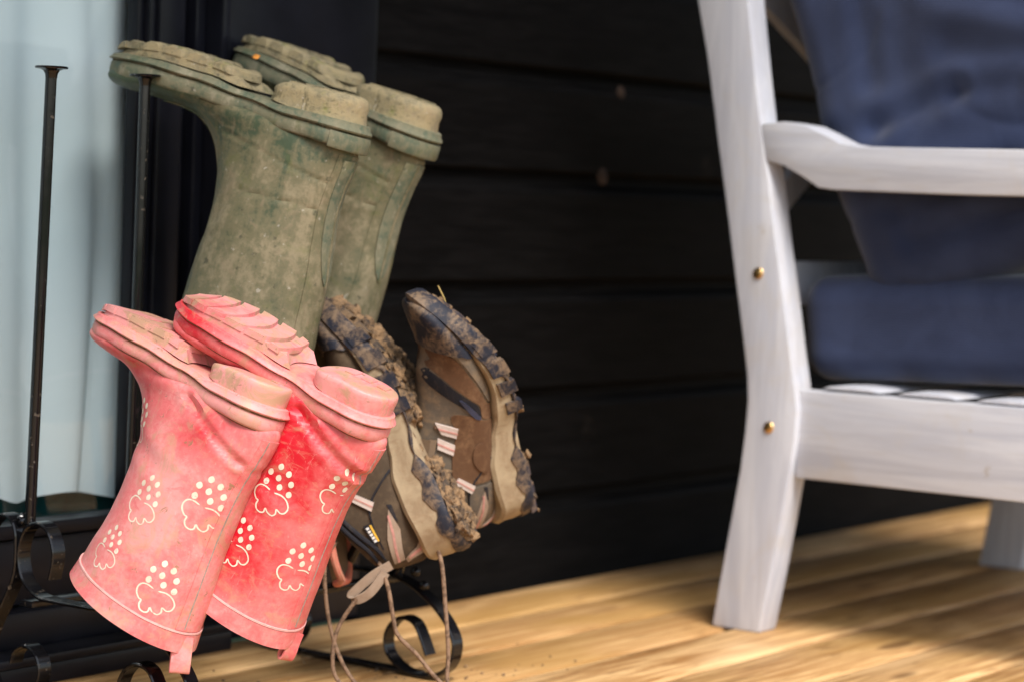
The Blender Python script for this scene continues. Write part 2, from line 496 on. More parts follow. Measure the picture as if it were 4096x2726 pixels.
# ------------------------------------------------------------------ footwear helpers
class Loft:
    """rings from opening to toe; j=0 back/bottom, j=NS/2 front/top, -Y side is j>NS/2"""
    def __init__(s, st, nr=96, ns=72, disp=None, lift=None):
        flat = [Vector((a[0], a[1], b[0])) for a, b, w in st]
        k = [(a[0], a[1], b[0], b[1], w) for a, b, w in st]
        cols = []
        for c in range(5): cols.append([v.x for v in spline([(q[c], 0, 0) for q in k], nr)])
        s.nr, s.ns = nr, ns
        s.g = []
        for i in range(nr):
            B = Vector((cols[0][i], 0, cols[1][i]))
            F = Vector((cols[2][i], 0, cols[3][i]))
            c, h, w = (B + F) / 2, (F - B) / 2, max(cols[4][i], .0005)
            ring = []
            for j in range(ns):
                a = 2 * math.pi * j / ns
                p = c - h * math.cos(a) + Vector((0, w * math.sin(a), 0))
                if lift: p.z += lift(p.x)
                ring.append(p)
            s.g.append(ring)
        s.normals()
        if disp:
            for i in range(nr):
                for j in range(ns): s.g[i][j] = s.g[i][j] + s.nm[i][j] * disp(s.g[i][j])
            s.normals()
    def normals(s):
        s.nm = []
        for i in range(s.nr):
            row = []
            for j in range(s.ns):
                du = s.g[min(i + 1, s.nr - 1)][j] - s.g[max(i - 1, 0)][j]
                dv = s.g[i][(j + 1) % s.ns] - s.g[i][j - 1]
                n = du.cross(dv)
                row.append(n.normalized() if n.length > 1e-12 else Vector((1, 0, 0)))
            s.nm.append(row)
        # orientation: outward
        i = s.nr // 3
        c = sum(s.g[i], Vector()) / s.ns
        if (s.g[i][0] - c).dot(s.nm[i][0]) < 0:
            for r_ in s.nm:
                for j in range(s.ns): r_[j] = -r_[j]
    def ev(s, t, ang):
        """t in ring units, ang in segment units"""
        t = min(max(t, 0), s.nr - 1)
        i = min(int(t), s.nr - 2)
        f = t - i
        j = int(math.floor(ang))
        q = ang - j
        A = lambda arr: (arr[i][j % s.ns] * (1 - q) + arr[i][(j + 1) % s.ns] * q) * (1 - f) + (arr[i + 1][j % s.ns] * (1 - q) + arr[i + 1][(j + 1) % s.ns] * q) * f
        return A(s.g), A(s.nm).normalized()
    def mesh(s, name, mat, parent, wall=.003, inner=20):
        V = [p for r_ in s.g for p in r_]
        Fc = []
        for i in range(s.nr - 1):
            for j in range(s.ns):
                Fc.append((i * s.ns + j, i * s.ns + (j + 1) % s.ns, (i + 1) * s.ns + (j + 1) % s.ns, (i + 1) * s.ns + j))
        Fc.append(tuple((s.nr - 1) * s.ns + j for j in range(s.ns)))
        base = len(V)
        for i in range(inner):
            for j in range(s.ns): V.append(s.g[i][j] - s.nm[i][j] * wall)
        for j in range(s.ns): Fc.append((j, (j + 1) % s.ns, base + (j + 1) % s.ns, base + j))
        for i in range(inner - 1):
            for j in range(s.ns):
                Fc.append((base + i * s.ns + j, base + i * s.ns + (j + 1) % s.ns, base + (i + 1) * s.ns + (j + 1) % s.ns, base + (i + 1) * s.ns + j))
        s.bvh = BVHTree.FromPolygons(V, Fc[:(s.nr - 1) * s.ns + 1])
        return obj(name, V, Fc, mat, parent)
    def patch(s, name, mat, parent, rows, off, rim=.0008):
        """rows: list of lists of (t,ang); a raised skin"""
        n, m = len(rows), len(rows[0])
        V, Fc = [], []
        for r_ in rows:
            for t, a in r_:
                p, q = s.ev(t, a)
                V.append(p + q * off)
        for i in range(n - 1):
            for j in range(m - 1): Fc.append((i * m + j, i * m + j + 1, (i + 1) * m + j + 1, (i + 1) * m + j))
        edge = [(0, j) for j in range(m)] + [(i, m - 1) for i in range(1, n)] + [(n - 1, j) for j in range(m - 2, -1, -1)] + [(i, 0) for i in range(n - 2, 0, -1)]
        b = len(V)
        for i, j in edge:
            p, q = s.ev(*rows[i][j])
            V.append(p - q * rim)
        k = len(edge)
        for e in range(k):
            a0, a1 = edge[e], edge[(e + 1) % k]
            Fc.append((a0[0] * m + a0[1], a1[0] * m + a1[1], b + (e + 1) % k, b + e))
        return obj(name, V, Fc, mat, parent)

def cast(bvh, x, z, side):
    h = bvh.ray_cast(Vector((x, side * .3, z)), Vector((0, -side, 0)))
    if h[0] is None:
        h = bvh.find_nearest(Vector((x, side * .02, z)))
    p, n = h[0], h[1]
    if n.y * side < 0 and abs(n.y) > .05: n = -n
    return p, n

def resample(poly, res):
    out = []
    for i in range(len(poly)):
        a, b = Vector(poly[i]), Vector(poly[(i + 1) % len(poly)])
        k = max(1, int((b - a).length / res))
        for q in range(k): out.append(a + (b - a) * q / k)
    return out

def inside(p, poly):
    c = False
    for i in range(len(poly)):
        a, b = poly[i], poly[i - 1]
        if (a[1] > p[1]) != (b[1] > p[1]) and p[0] < (b[0] - a[0]) * (p[1] - a[1]) / (b[1] - a[1]) + a[0]: c = not c
    return c

def smooth_poly(poly, n=4):
    k = len(poly)
    P = [Vector(p) for p in poly]
    out = []
    for i in range(k):
        p0, p1, p2, p3 = P[i - 1], P[i], P[(i + 1) % k], P[(i + 2) % k]
        for q in range(n):
            f = q / n
            out.append(.5 * ((2 * p1) + (p2 - p0) * f + (2 * p0 - 5 * p1 + 4 * p2 - p3) * f * f + (3 * p1 - p0 - 3 * p2 + p3) * f ** 3))
    return out

WARP = [None]
def panel(name, bvh, poly, side, off, mat, parent, res=.004, rim=.001, smooth=True):
    """(x,z) outline laid onto the side of a shoe as a raised piece"""
    if WARP[0]: poly = [(p[0], p[1] + WARP[0](p[0])) for p in poly]
    if smooth: poly = smooth_poly(poly)
    edge = resample(poly, res)
    pts = list(edge)
    xs = [p.x for p in edge]
    zs = [p.y for p in edge]
    x = min(xs) + res / 2
    while x < max(xs):
        z = min(zs) + res / 2
        while z < max(zs):
            if inside((x, z), edge) and min((p - Vector((x, z))).length for p in edge) > res * .5: pts.append(Vector((x, z)))
            z += res
        x += res
    n = len(edge)
    v2, e2, f2, *_ = delaunay_2d_cdt(pts, [(i, (i + 1) % n) for i in range(n)], [list(range(n))], 1, 1e-6)
    V, L = [], []
    for p in v2:
        q, m = cast(bvh, p.x, p.y, side)
        V.append(q + m * off)
        L.append(q - m * rim)
    Fc = [tuple(f) for f in f2]
    cnt = {}
    for f in Fc:
        for a, b in zip(f, f[1:] + f[:1]):
            k = (min(a, b), max(a, b))
            cnt[k] = cnt.get(k, 0) + 1
    b0 = len(V)
    V += L
    for (a, b), c in cnt.items():
        if c == 1: Fc.append((a, b, b0 + b, b0 + a))
    return obj(name, V, Fc, mat, parent)

def ribbon_faces(bvh, pts, width, side, off, V, Fc):
    P = [Vector(p) for p in pts]
    b = len(V)
    n = len(P)
    for i, p in enumerate(P):
        d = (P[min(i + 1, n - 1)] - P[max(i - 1, 0)]).normalized()
        nn = Vector((-d.y, d.x)) * width / 2 * (.55 if i in (0, n - 1) else 1)
        for s_ in (-1, 1):
            q, m = cast(bvh, p.x + nn.x * s_, p.y + nn.y * s_, side)
            V.append(q + m * off)
    for i in range(n - 1): Fc.append((b + 2 * i, b + 2 * i + 1, b + 2 * i + 3, b + 2 * i + 2))

def foot_loop(ctrl, x0, x1, rh, rtoe, n=40, bend=0., breast=False):
    """outline in plan, heel -> toe on -Y side, back on +Y; returns pts; point k pairs with 2n-1-k"""
    L_, R_ = [], []
    for i in range(n):
        x = x0 + (x1 - x0) * (1 - math.cos(math.pi * (.02 + .96 * i / (n - 1)))) / 2
        h = lerp_tab(ctrl, x)
        f = 1
        if x < x0 + rh: f = math.sqrt(max(0, 1 - ((x0 + rh - x) / rh) ** 2))
        if x > x1 - rtoe: f *= max(0, 1 - ((x - x1 + rtoe) / rtoe) ** 2.3) ** .5
        c = bend * math.sin(max(0, (x - x0) / (x1 - x0)) * math.pi * .5) ** 2
        L_.append(Vector((x, c - h * f)))
        R_.append(Vector((x, c + h * f)))
    return L_ + R_[::-1]

def band(name, loop, zlo, zhi, prof, mat, parent, cap_lo=True, cap_hi=True):
    """prof: (outward offset, fraction of height) from bottom to top"""
    n = len(loop)
    V, Fc = [], []
    k = len(prof)
    for i in range(n):
        t = (loop[(i + 1) % n] - loop[i - 1]).normalized()
        nn = Vector((t.y, -t.x))
        for o_, f in prof:
            x, y = loop[i].x + nn.x * o_, loop[i].y + nn.y * o_
            a, b = zlo(loop[i].x), zhi(loop[i].x)
            V.append((x, y, a + (b - a) * f))
    for i in range(n):
        for j in range(k - 1): Fc.append((i * k + j, ((i + 1) % n) * k + j, ((i + 1) % n) * k + j + 1, i * k + j + 1))
    h = n // 2
    for i in range(h - 1):
        if cap_lo: Fc.append((i * k, (i + 1) * k, (n - 2 - i) * k, (n - 1 - i) * k))
        if cap_hi: Fc.append((i * k + k - 1, (i + 1) * k + k - 1, (n - 2 - i) * k + k - 1, (n - 1 - i) * k + k - 1))
    return obj(name, V, Fc, mat, parent)

def block(name, xf, zf, h, mat, parent, nu=3, nv=9, rough=0):
    """solid under the sole: xf(u,v)->(x,y), zf(x) sole surface, sticks down by h"""
    V, Fc = [], []
    for lvl in (0, 1):
        for a in range(nu):
            for b in range(nv):
                u, v = a / (nu - 1), -1 + 2 * b / (nv - 1)
                x, y = xf(u, v)
                if lvl == 0:
                    c = .5
                    x2, y2 = xf(.5, v)
                    x, y = x + (x2 - x) * .12, y * .985
                hh = h
                if rough:
                    q = Vector((x * 60, y * 60, 3))
                    ed_ = min(u, 1 - u) * 2
                    hh = h * (.72 + .28 * min(1, ed_ * 2.2)) + rough * (noise.noise(q) + .6 * noise.noise(q * 2.7)) - (.25 * h if abs(v) > .97 else 0)
                V.append((x, y, zf(x) + (.0025 if lvl else -hh)))
    N = nu * nv
    for a in range(nu - 1):
        for b in range(nv - 1):
            q = (a * nv + b, a * nv + b + 1, (a + 1) * nv + b + 1, (a + 1) * nv + b)
            Fc += [q, tuple(N + z for z in q)]
    for a in range(nu - 1):
        for b in (0, nv - 1): Fc.append((a * nv + b, (a + 1) * nv + b, N + (a + 1) * nv + b, N + a * nv + b))
    for b in range(nv - 1):
        for a in (0, nu - 1): Fc.append((a * nv + b, a * nv + b + 1, N + a * nv + b + 1, N + a * nv + b))
    return obj(name, V, Fc, mat, parent)

def pose(phi, tilt, roll, o):
    phi, tilt, roll = R(phi), R(tilt), R(roll)
    ax = Vector((-math.sin(phi) * math.cos(tilt), math.cos(phi) * math.cos(tilt), math.sin(tilt)))
    n = Vector((math.cos(phi), math.sin(phi), 0))
    az = n.cross(ax)
    if az.z > 0: az = -az
    y = az.cross(ax)
    az2 = az * math.cos(roll) + y * math.sin(roll)
    y2 = y * math.cos(roll) - az * math.sin(roll)
    return Matrix(((ax.x, y2.x, az2.x, o[0]), (ax.y, y2.y, az2.y, o[1]), (ax.z, y2.z, az2.z, o[2]), (0, 0, 0, 1)))

def crease_fn(lines, base=None):
    def d(p):
        s = 0
        for (a, b, w, dep, side) in lines:
            if side and p.y * side < 0: continue
            A, B_ = Vector(a), Vector(b)
            q = Vector((p.x, p.z))
            t = max(0, min(1, (q - A).dot(B_ - A) / (B_ - A).length_squared))
            dist = (q - (A + (B_ - A) * t)).length
            e = dist / w
            if e < 3: s += -dep * math.exp(-e * e) + dep * .5 * math.exp(-(e - 1.6) ** 2 * 2)
        if base: s += base(p)
        return s
    return d

CLOUD = [(578, 222), (548, 196), (515, 188), (487, 207), (475, 243), (484, 282), (497, 295), (483, 320), (484, 352), (505, 373), (530, 372), (545, 346), (556, 372), (582, 393), (608, 380), (617, 350), (640, 374), (668, 371), (690, 338), (681, 290), (650, 256), (605, 240)]
DROPS = [(660, 62), (588, 97), (708, 110), (638, 138), (555, 162), (718, 178), (640, 200), (697, 247)]

def cloud_print(bvh, parent, c, k=1.0):
    """cloud outline with eight rain drops, wrapped on the surface round the local point c"""
    q, n = bvh.find_nearest(Vector(c))[:2]
    if n.dot(q - Vector((.085, 0, q.z))) < 0: n = -n
    ez = (Vector((0, 0, 1)) - n * n.z).normalized()
    eu = ez.cross(n)
    if eu.x > 0: eu = -eu
    f = .0001345 * k
    ca, sa = math.cos(R(23)), math.sin(R(23))
    def tr(p, off):
        u, v = (p[0] - 610) * f, (p[1] - 218) * f
        a, b = (u * ca + v * sa) * 1.12, -u * sa + v * ca
        o = q + eu * a + ez * b
        h = bvh.ray_cast(o + n * .03, -n, .12)
        if h[0] is None: h = bvh.find_nearest(o)
        m = h[1] if h[1].dot(n) > 0 else -h[1]
        return h[0] + m * off
    V, Fc = [], []
    sm = [(p.x, p.y) for p in spline([(q_[0], q_[1], 0) for q_ in CLOUD], 88)]
    for i, p in enumerate(sm):
        d = (Vector(sm[min(i + 1, 87)]) - Vector(sm[max(i - 1, 0)])).normalized()
        w = 4.9 * (.4 if i in (0, 87) else 1 + .18 * noise.noise(Vector((p[0] * .05, p[1] * .05, k * 9))))
        for s_ in (-1, 1): V.append(tr((p[0] - d.y * w * s_, p[1] + d.x * w * s_), .00032))
    for i in range(87): Fc.append((2 * i, 2 * i + 1, 2 * i + 3, 2 * i + 2))
    for dx, dy in DROPS:
        b = len(V)
        V.append(tr((dx, dy), .0004))
        for a in range(16):
            an = 2 * math.pi * a / 16
            rx, ry = 18.5 * math.cos(an), 23.5 * math.sin(an)
            if ry < 0: rx *= 1 - .28 * math.sin(-an) ** 2
            cb, sb = math.cos(R(28)), math.sin(R(28))
            V.append(tr((dx + rx * cb - ry * sb, dy + rx * sb + ry * cb), .0003))
        for a in range(16): Fc.append((b, b + 1 + a, b + 1 + (a + 1) % 16))
    return obj('cloud_print', V, Fc, M['cream'], parent)

# ------------------------------------------------------------------ setting: ground, deck
def plane(name, x0, x1, y0, y1, z, mat):
    return obj(name, [(x0, y0, z), (x1, y0, z), (x1, y1, z), (x0, y1, z)], [(0, 1, 2, 3)], mat, None, False)

lawn = plane('lawn', -150, 150, -150, 150, -.22, M['grass'])
lawn['kind'] = 'structure'
deck = box('deck', (-2.2, -2.0, -.16), (8.0, 1.95, -.034), M['dark'], None, 0)  # near-black box under the boards; shade in the gaps is put in its colour
deck['kind'] = 'structure'
PITCH_B, GAP = .1222, .008
def deck_mesh():
    bm = bmesh.new()
    w = PITCH_B - GAP
    prof = []
    h = .028
    prof += [(-w / 2, -h), (-w / 2, -.006), (-w / 2 + .002, -.002), (-w / 2 + .006, 0)]
    prof += [(w / 2 - .006, 0), (w / 2 - .002, -.002), (w / 2, -.006), (w / 2, -h)]
    nx = 18
    rows = []
    for i in range(nx + 1):
        x = -2.2 + 10.2 * i / nx
        rows.append([bm.verts.new((x, a, b)) for a, b in prof])
    for i in range(nx):
        for j in range(len(prof) - 1): bm.faces.new((rows[i][j], rows[i][j + 1], rows[i + 1][j + 1], rows[i + 1][j]))
    bm.faces.new(rows[0])
    bm.faces.new(rows[-1])
    return bm
db = bmobj('deck_board', deck_mesh(), M['deck'], deck)
for k in range(31):
    o = db if k == 0 else db.copy()
    if k:
        col.objects.link(o)
        o.parent = deck
    o.location = (0, 1.95 - PITCH_B * (k + .5), -.0004 * (k % 3))

# ------------------------------------------------------------------ house wall and door
YW = 1.957
wall = thing('house_wall', 'black stained timber clad wall of horizontal boards behind the chair and rack', 'wall', (2.35, YW, 0))
def local(o, root):
    o.parent = root
    o.matrix_parent_inverse = root.matrix_world.inverted() if False else Matrix.Translation(-root.location)
    return o
local(box('backing', (2.344, YW + .024, 0), (8, YW + .10, 2.6), M['clad'], None, 0), wall)
ZB = [-.02, .126, .274, .4235, .574, .716]
ZB += [.716 + .149 * k for k in range(1, 13)]
def clad_board(x0, x1, z0, z1, root):
    # shiplap: flat face, small round at the foot, sloped shoulder and tongue at the head
    p = [(YW + .022, z0), (YW + .003, z0), (YW, z0 + .004), (YW, z1 - .030), (YW + .003, z1 - .0225), (YW + .013, z1 - .016), (YW + .015, z1 + .003), (YW + .022, z1 + .003)]
    o = prism('cladding_board', p, x0, x1, M['clad'], None, 0)
    o.data.polygons.foreach_set('use_smooth', [False] * len(o.data.polygons))
    return local(o, root)
for z0, z1 in zip(ZB, ZB[1:]): clad_board(2.348, 8, z0, z1, wall)
wl = thing('house_wall', 'black clad wall on the far side of the glazed door', 'wall', (.7, YW, 0))
local(box('backing', (-2.5, YW + .024, 0), (.676, YW + .10, 2.6), M['clad'], None, 0), wl)
for z0, z1 in zip(ZB, ZB[1:]): clad_board(-2.5, .672, z0, z1, wl)
# two bare knots where the stain has chipped
for (x, z, r_) in ((2.900, 0.694, .009), (2.862, 0.573, .012)):
    bm = bmesh.new()
    bmesh.ops.create_icosphere(bm, subdivisions=2, radius=r_)
    for v in bm.verts:
        v.co = Vector((v.co.x * 1.0, v.co.y * .25, v.co.z * 1.1)) * (1 + .3 * noise.noise(v.co * 90))
        v.co += Vector((x, YW + .0012, z))
    local(bmobj('bare_knot', bm, M['raw'], None), wall)

door = thing('glazed_door', 'black framed glazed door beside the boot rack with pale curtain inside', 'door', (1.9, YW, 0))
def dpart(name, lo, hi, bev=.003, mat='frame'): return local(box(name, lo, hi, M[mat], None, bev), door)
dpart('casing_board', (2.070, YW - .004, 0), (2.344, YW + .03, 2.3), .004)
dpart('frame_post', (2.036, YW + .012, .02), (2.052, YW + .046, 2.2), .002)
dpart('frame_post', (2.054, YW - .014, .02), (2.0685, YW + .046, 2.2), .004)
dpart('frame_post', (1.971, YW + .004, .02), (2.012, YW + .046, 2.2), .005)
dpart('frame_post', (2.0135, YW + .026, .02), (2.0345, YW + .046, 2.2), .003)
dpart('door_stile', (1.9605, YW + .010, .10), (1.9695, YW + .040, 2.15), .002)
dpart('glazing_bead', (1.949, YW + .019, .15), (1.9600, YW + .036, 2.1), .003)
dpart('bottom_rail', (.70, YW + .014, .075), (1.9485, YW + .07, .148), .004)
dpart('glazing_bead', (.70, YW + .008, .1495), (1.9485, YW + .042, .166), .004)
dpart('threshold', (.66, YW - .006, .024), (2.068, YW + .10, .073), .006)
dpart('sill', (.66, YW - .045, -.002), (2.0685, YW + .06, .0225), .005)
dpart('sill_lip', (.66, YW - .052, .0235), (2.066, YW - .008, .034), .003)
dpart('frame_post', (.68, YW - .004, .02), (.76, YW + .08, 2.2), .004)
dpart('head', (.66, YW - .006, 2.202), (2.34, YW + .09, 2.32), .004)
local(obj('glass_pane', [(.77, YW + .030, .155), (1.956, YW + .030, .155), (1.956, YW + .030, 2.195), (.77, YW + .030, 2.195)], [(0, 1, 2, 3)], M['glass'], None, False), door)
# room behind the glass
def room():
    V = [(.3, YW + .101, -.02), (2.6, YW + .101, -.02), (2.6, YW + 2.2, -.02), (.3, YW + 2.2, -.02), (.3, YW + .12, 2.4), (2.6, YW + .12, 2.4), (2.6, YW + 2.2, 2.4), (.3, YW + 2.2, 2.4)]
    o = obj('room', V, [(3, 2, 6, 7), (0, 3, 7, 4), (1, 2, 6, 5), (4, 5, 6, 7), (0, 1, 2, 3)], M['room'], None, False)
    o['kind'] = 'structure'
room()
rug = box('rug', (.4, YW + .125, -.018), (2.5, YW + 1.6, .006), M['teal'], None, .004)
rug['label'] = 'dark teal rug on the floor inside the door'
rug['category'] = 'rug'
def curtain():
    n, m = 220, 50
    V, Fc = [], []
    for i in range(n):
        x = .72 + 1.50 * i / (n - 1)
        for j in range(m):
            t = j / (m - 1)
            hem = .205 - .028 * max(0, min(1, (x - 1.60) / .3)) + .006 * math.sin(x * 40)
            z = 2.2 + (hem - 2.2) * t
            amp = .007 + .008 * t
            y = YW + .080 + amp * math.sin(x * 34 + 1.3 * math.sin(z * 1.7)) + .003 * math.sin(x * 81 + z * 2.2)
            dent = math.exp(-((x - 1.945 - .012 * math.sin(z * 5)) / .014) ** 2) * (.6 + .4 * math.sin(z * 6 + 1))
            y += .026 * dent + .004 * noise.noise(Vector((x * 12, 0, z * 5)))
            V.append((x, y, z))
    for i in range(n - 1):
        for j in range(m - 1): Fc.append((i * m + j, (i + 1) * m + j, (i + 1) * m + j + 1, i * m + j + 1))
    o = obj('curtain', V, Fc, M['curtain'])
    V2, F2 = [], []
    for i in range(60):
        x = .75 + 1.4 * i / 59
        for j in range(6): V2.append((x, YW + .122 + .008 * math.sin(x * 30), .05 + .45 * j / 5))
    for i in range(59):
        for j in range(5): F2.append((i * 6 + j, i * 6 + 6 + j, i * 6 + 7 + j, i * 6 + j + 1))
    o2 = obj('inner_drape', V2, F2, M['teal'])
    o2['label'] = 'dark teal fabric showing below the pale curtain hem'
    o2['category'] = 'drape'
    o['label'] = 'pale blue curtain hanging in folds behind the door glass'
    o['category'] = 'curtain'
curtain()

roof = thing('shade_roof', 'dark board roof added out of view to shade the deck and curtain near the wall', 'roof', (2.5, 1.3, 2.3))  # unseen roof, added so deck and curtain darken towards the wall
for k in range(9): local(box('shade_roof_board', (-2.5, .78 + .132 * k, 2.30 + .012 * k), (8, .908 + .132 * k, 2.322 + .012 * k), M['clad'], None, .003), roof)
local(box('shade_roof_fascia', (-2.5, .742, 2.24), (8, .777, 2.42), M['frame'], None, .004), roof)

# ------------------------------------------------------------------ garden chair
chair = thing('garden_chair', 'white painted wooden garden chair with navy cushions at the right', 'chair', (2.98, 1.3, 0))
PL = [(1.692, 1.0), (1.668, .798), (1.650, .727), (1.628, .616), (1.609, .523), (1.594, .446), (1.579, .37), (1.571, .326), (1.5685, .293), (1.570, .255), (1.575, .204), (1.583, .153), (1.591, .102), (1.600, .045), (1.607, 0)]
PR = [(1.537, 0), (1.522, .083), (1.512, .145), (1.503, .206), (1.4975, .250), (1.4965, .288), (1.502, .321), (1.511, .364), (1.523, .428), (1.537, .493), (1.551, .569), (1.564, .628), (1.577, .699), (1.593, .797), (1.616, 1.0)]
def cp(name, poly, x0, x1, bev=.004): return local(prism(name, poly, x0, x1, M['chairh' if name in ('armrest', 'side_rail') else 'chair'], None, bev), chair)
for x0 in (2.636, 3.415):
    cp('back_leg', PL + PR, x0, x0 + .044)
    ARM = [(1.5665, .642), (1.534, .645), (1.503, .641), (1.478, .631), (1.453, .620), (1.426, .616), (1.30, .616), (.95, .618), (.93, .60), (.94, .564), (1.30, .561), (1.462, .562), (1.481, .564), (1.506, .578), (1.532, .590), (1.5575, .596)]
    cp('armrest', ARM, x0 + .0012, x0 + .0545, .003)
    cp('side_rail', [(1.5, .312), (1.0, .315), (1.0, .203), (1.5, .201)], x0 + .010, x0 + .038, .003)
    cp('front_leg', [(1.04, 0), (.975, 0), (.965, .30), (.98, .56), (1.04, .56), (1.03, .30)], x0 + .0005, x0 + .0445)
cp('back_rail', [(1.600, .468), (1.575, .468), (1.560, .412), (1.585, .412)], 2.680, 3.415, .003)
cp('back_rail', [(1.685, .955), (1.660, .955), (1.648, .90), (1.673, .90)], 2.680, 3.415, .003)
def brace(z0, z1):
    pts = []
    n_ = 2
    def yy(z): return 1.600 + (z - .45) * .20
    a, b = Vector((2.68, yy(z0), z0)), Vector((3.415, yy(z1), z1))
    d = (b - a).normalized()
    s_ = Vector((0, 1, .0))
    u_ = d.cross(s_).normalized() * .019
    v_ = s_ * (.008 if z0 < z1 else .0075)
    oo = Vector((0, .009 if z0 < z1 else -.009, 0))
    V = []
    for p in (a, b):
        for q in (u_ + v_, u_ - v_, -u_ - v_, -u_ + v_): V.append(p + q + oo)
    o = obj('cross_brace', V, [(0, 1, 2, 3), (4, 5, 6, 7), (0, 1, 5, 4), (1, 2, 6, 5), (2, 3, 7, 6), (3, 0, 4, 7)], M['chair'], None, False)
    local(o, chair)
brace(.485, .885)
brace(.885, .485)
for k in range(5):
    y1 = 1.470 - k * .104
    poly = [(y1, .3155), (y1 - .010, .3190), (y1 - .040, .3205), (y1 - .070, .3190), (y1 - .080, .3155)]
    cp('seat_slat', poly, 2.650, 3.449, .0015)
for y, z in ((1.560, .454), (1.535, .262)):
    bm = bmesh.new()
    bmesh.ops.create_uvsphere(bm, u_segments=20, v_segments=10, radius=.0075)
    for v in bm.verts: v.co = Vector((2.6352 + v.co.z * .35, y + v.co.x, z + v.co.y))
    local(bmobj('bolt', bm, M['brass'], None), chair)

def cushion(name, label, origin, ey, ez, sx, sy, sz, wr, folds=()):
    """rounded stuffed block: x across chair, ey depth axis, ez height axis"""
    n = 104
    V, idx, Fc = [], {}, []
    def put(p):
        k = tuple(round(c, 5) for c in p)
        if k not in idx:
            idx[k] = len(V)
            V.append(Vector(p))
        return idx[k]
    for ax in range(3):
        for s_ in (-1, 1):
            for a in range(n):
                for b in range(n):
                    q = []
                    for da, db_ in ((0, 0), (1, 0), (1, 1), (0, 1)):
                        u, v = -1 + 2 * (a + da) / n, -1 + 2 * (b + db_) / n
                        p = [0, 0, 0]
                        p[ax] = s_
                        p[(ax + 1) % 3] = u
                        p[(ax + 2) % 3] = v
                        q.append(put(p))
                    Fc.append(tuple(q))
    H = Vector((sx / 2, sy / 2, sz / 2))
    r_ = min(.045, sz * .28, sy * .28)
    out = []
    for p in V:
        c = Vector((p[i] * H[i] for i in range(3)))
        core = Vector((max(-H[i] + r_, min(H[i] - r_, c[i])) for i in range(3)))
        d = c - core
        if d.length > 1e-9: c = core + d.normalized() * r_ * (min(1, max(abs(x) for x in d) / r_))
        bul = (1 - p.x ** 2) * (1 - p.z ** 2) if abs(p.y) > .99 else 0
        bul2 = (1 - p.x ** 2) * (1 - p.y ** 2) if abs(p.z) > .99 else 0
        c.y += math.copysign(bul * wr[0], p.y)
        c.z += math.copysign(bul2 * wr[1], p.z)
        nn = noise.noise(Vector((c.x * 4, c.y * 5, c.z * 6)) + Vector((wr[3], 0, 0)))
        cr_ = abs(noise.noise(Vector((c.x * 2.2 + c.z * 2.5, c.y * 5, c.z * 8 - c.x * 2)) + Vector((wr[3] + 4, 2, 0))))
        dd = p.normalized()
        c += dd * (nn * wr[2] - max(0, .10 - cr_) * wr[2] * wr[4])
        out.append(c)
    W = [Vector(origin) + Vector((c.x, 0, 0)) + ey * c.y + ez * c.z for c in out]
    for i, p in enumerate(W):
        e = max(0, 1 - (p.x - 2.69) / .16)
        if e <= 0: continue
        for (a, b, wd, dep) in folds:
            A, B_ = Vector(a), Vector(b)
            q = Vector((p.y, p.z))
            t = max(0, min(1, (q - A).dot(B_ - A) / (B_ - A).length_squared))
            d_ = (q - (A + (B_ - A) * t)).length / wd
            W[i] = W[i] + Vector((1, 0, -.2)) * e * dep * (math.exp(-d_ * d_) - .45 * math.exp(-(d_ - 2) ** 2))
    o = obj(name, W, Fc, M['fabric'])
    o['label'] = label
    o['category'] = 'cushion'
    return o
s0 = math.sin(R(4))
cushion('seat_cushion', 'flat navy striped seat cushion lying on the white chair', (3.045, 1.262, .398), Vector((0, math.cos(R(3)), -math.sin(R(3)))), Vector((0, math.sin(R(3)), math.cos(R(3)))), .70, .55, .132, (.0, .008, .006, 3, 1.0))
an = R(20)
cushion('back_cushion', 'crumpled navy striped back cushion leaning in the white chair', (3.045, 1.340, .744), Vector((0, math.cos(an), -math.sin(an))), Vector((0, math.sin(an), math.cos(an))), .70, .43, .57, (.012, .012, .016, 11, 1.2), [((1.500, .632), (1.440, .642), .016, .004), ((1.440, .642), (1.330, .688), .013, .0055), ((1.330, .688), (1.25, .695), .014, .004), ((1.38, .505), (1.22, .555), .014, .006), ((1.40, .545), (1.26, .60), .016, .004), ((1.47, .80), (1.45, .70), .014, .003), ((1.36, .82), (1.20, .79), .018, .005), ((1.34, .74), (1.20, .73), .02, .004)])

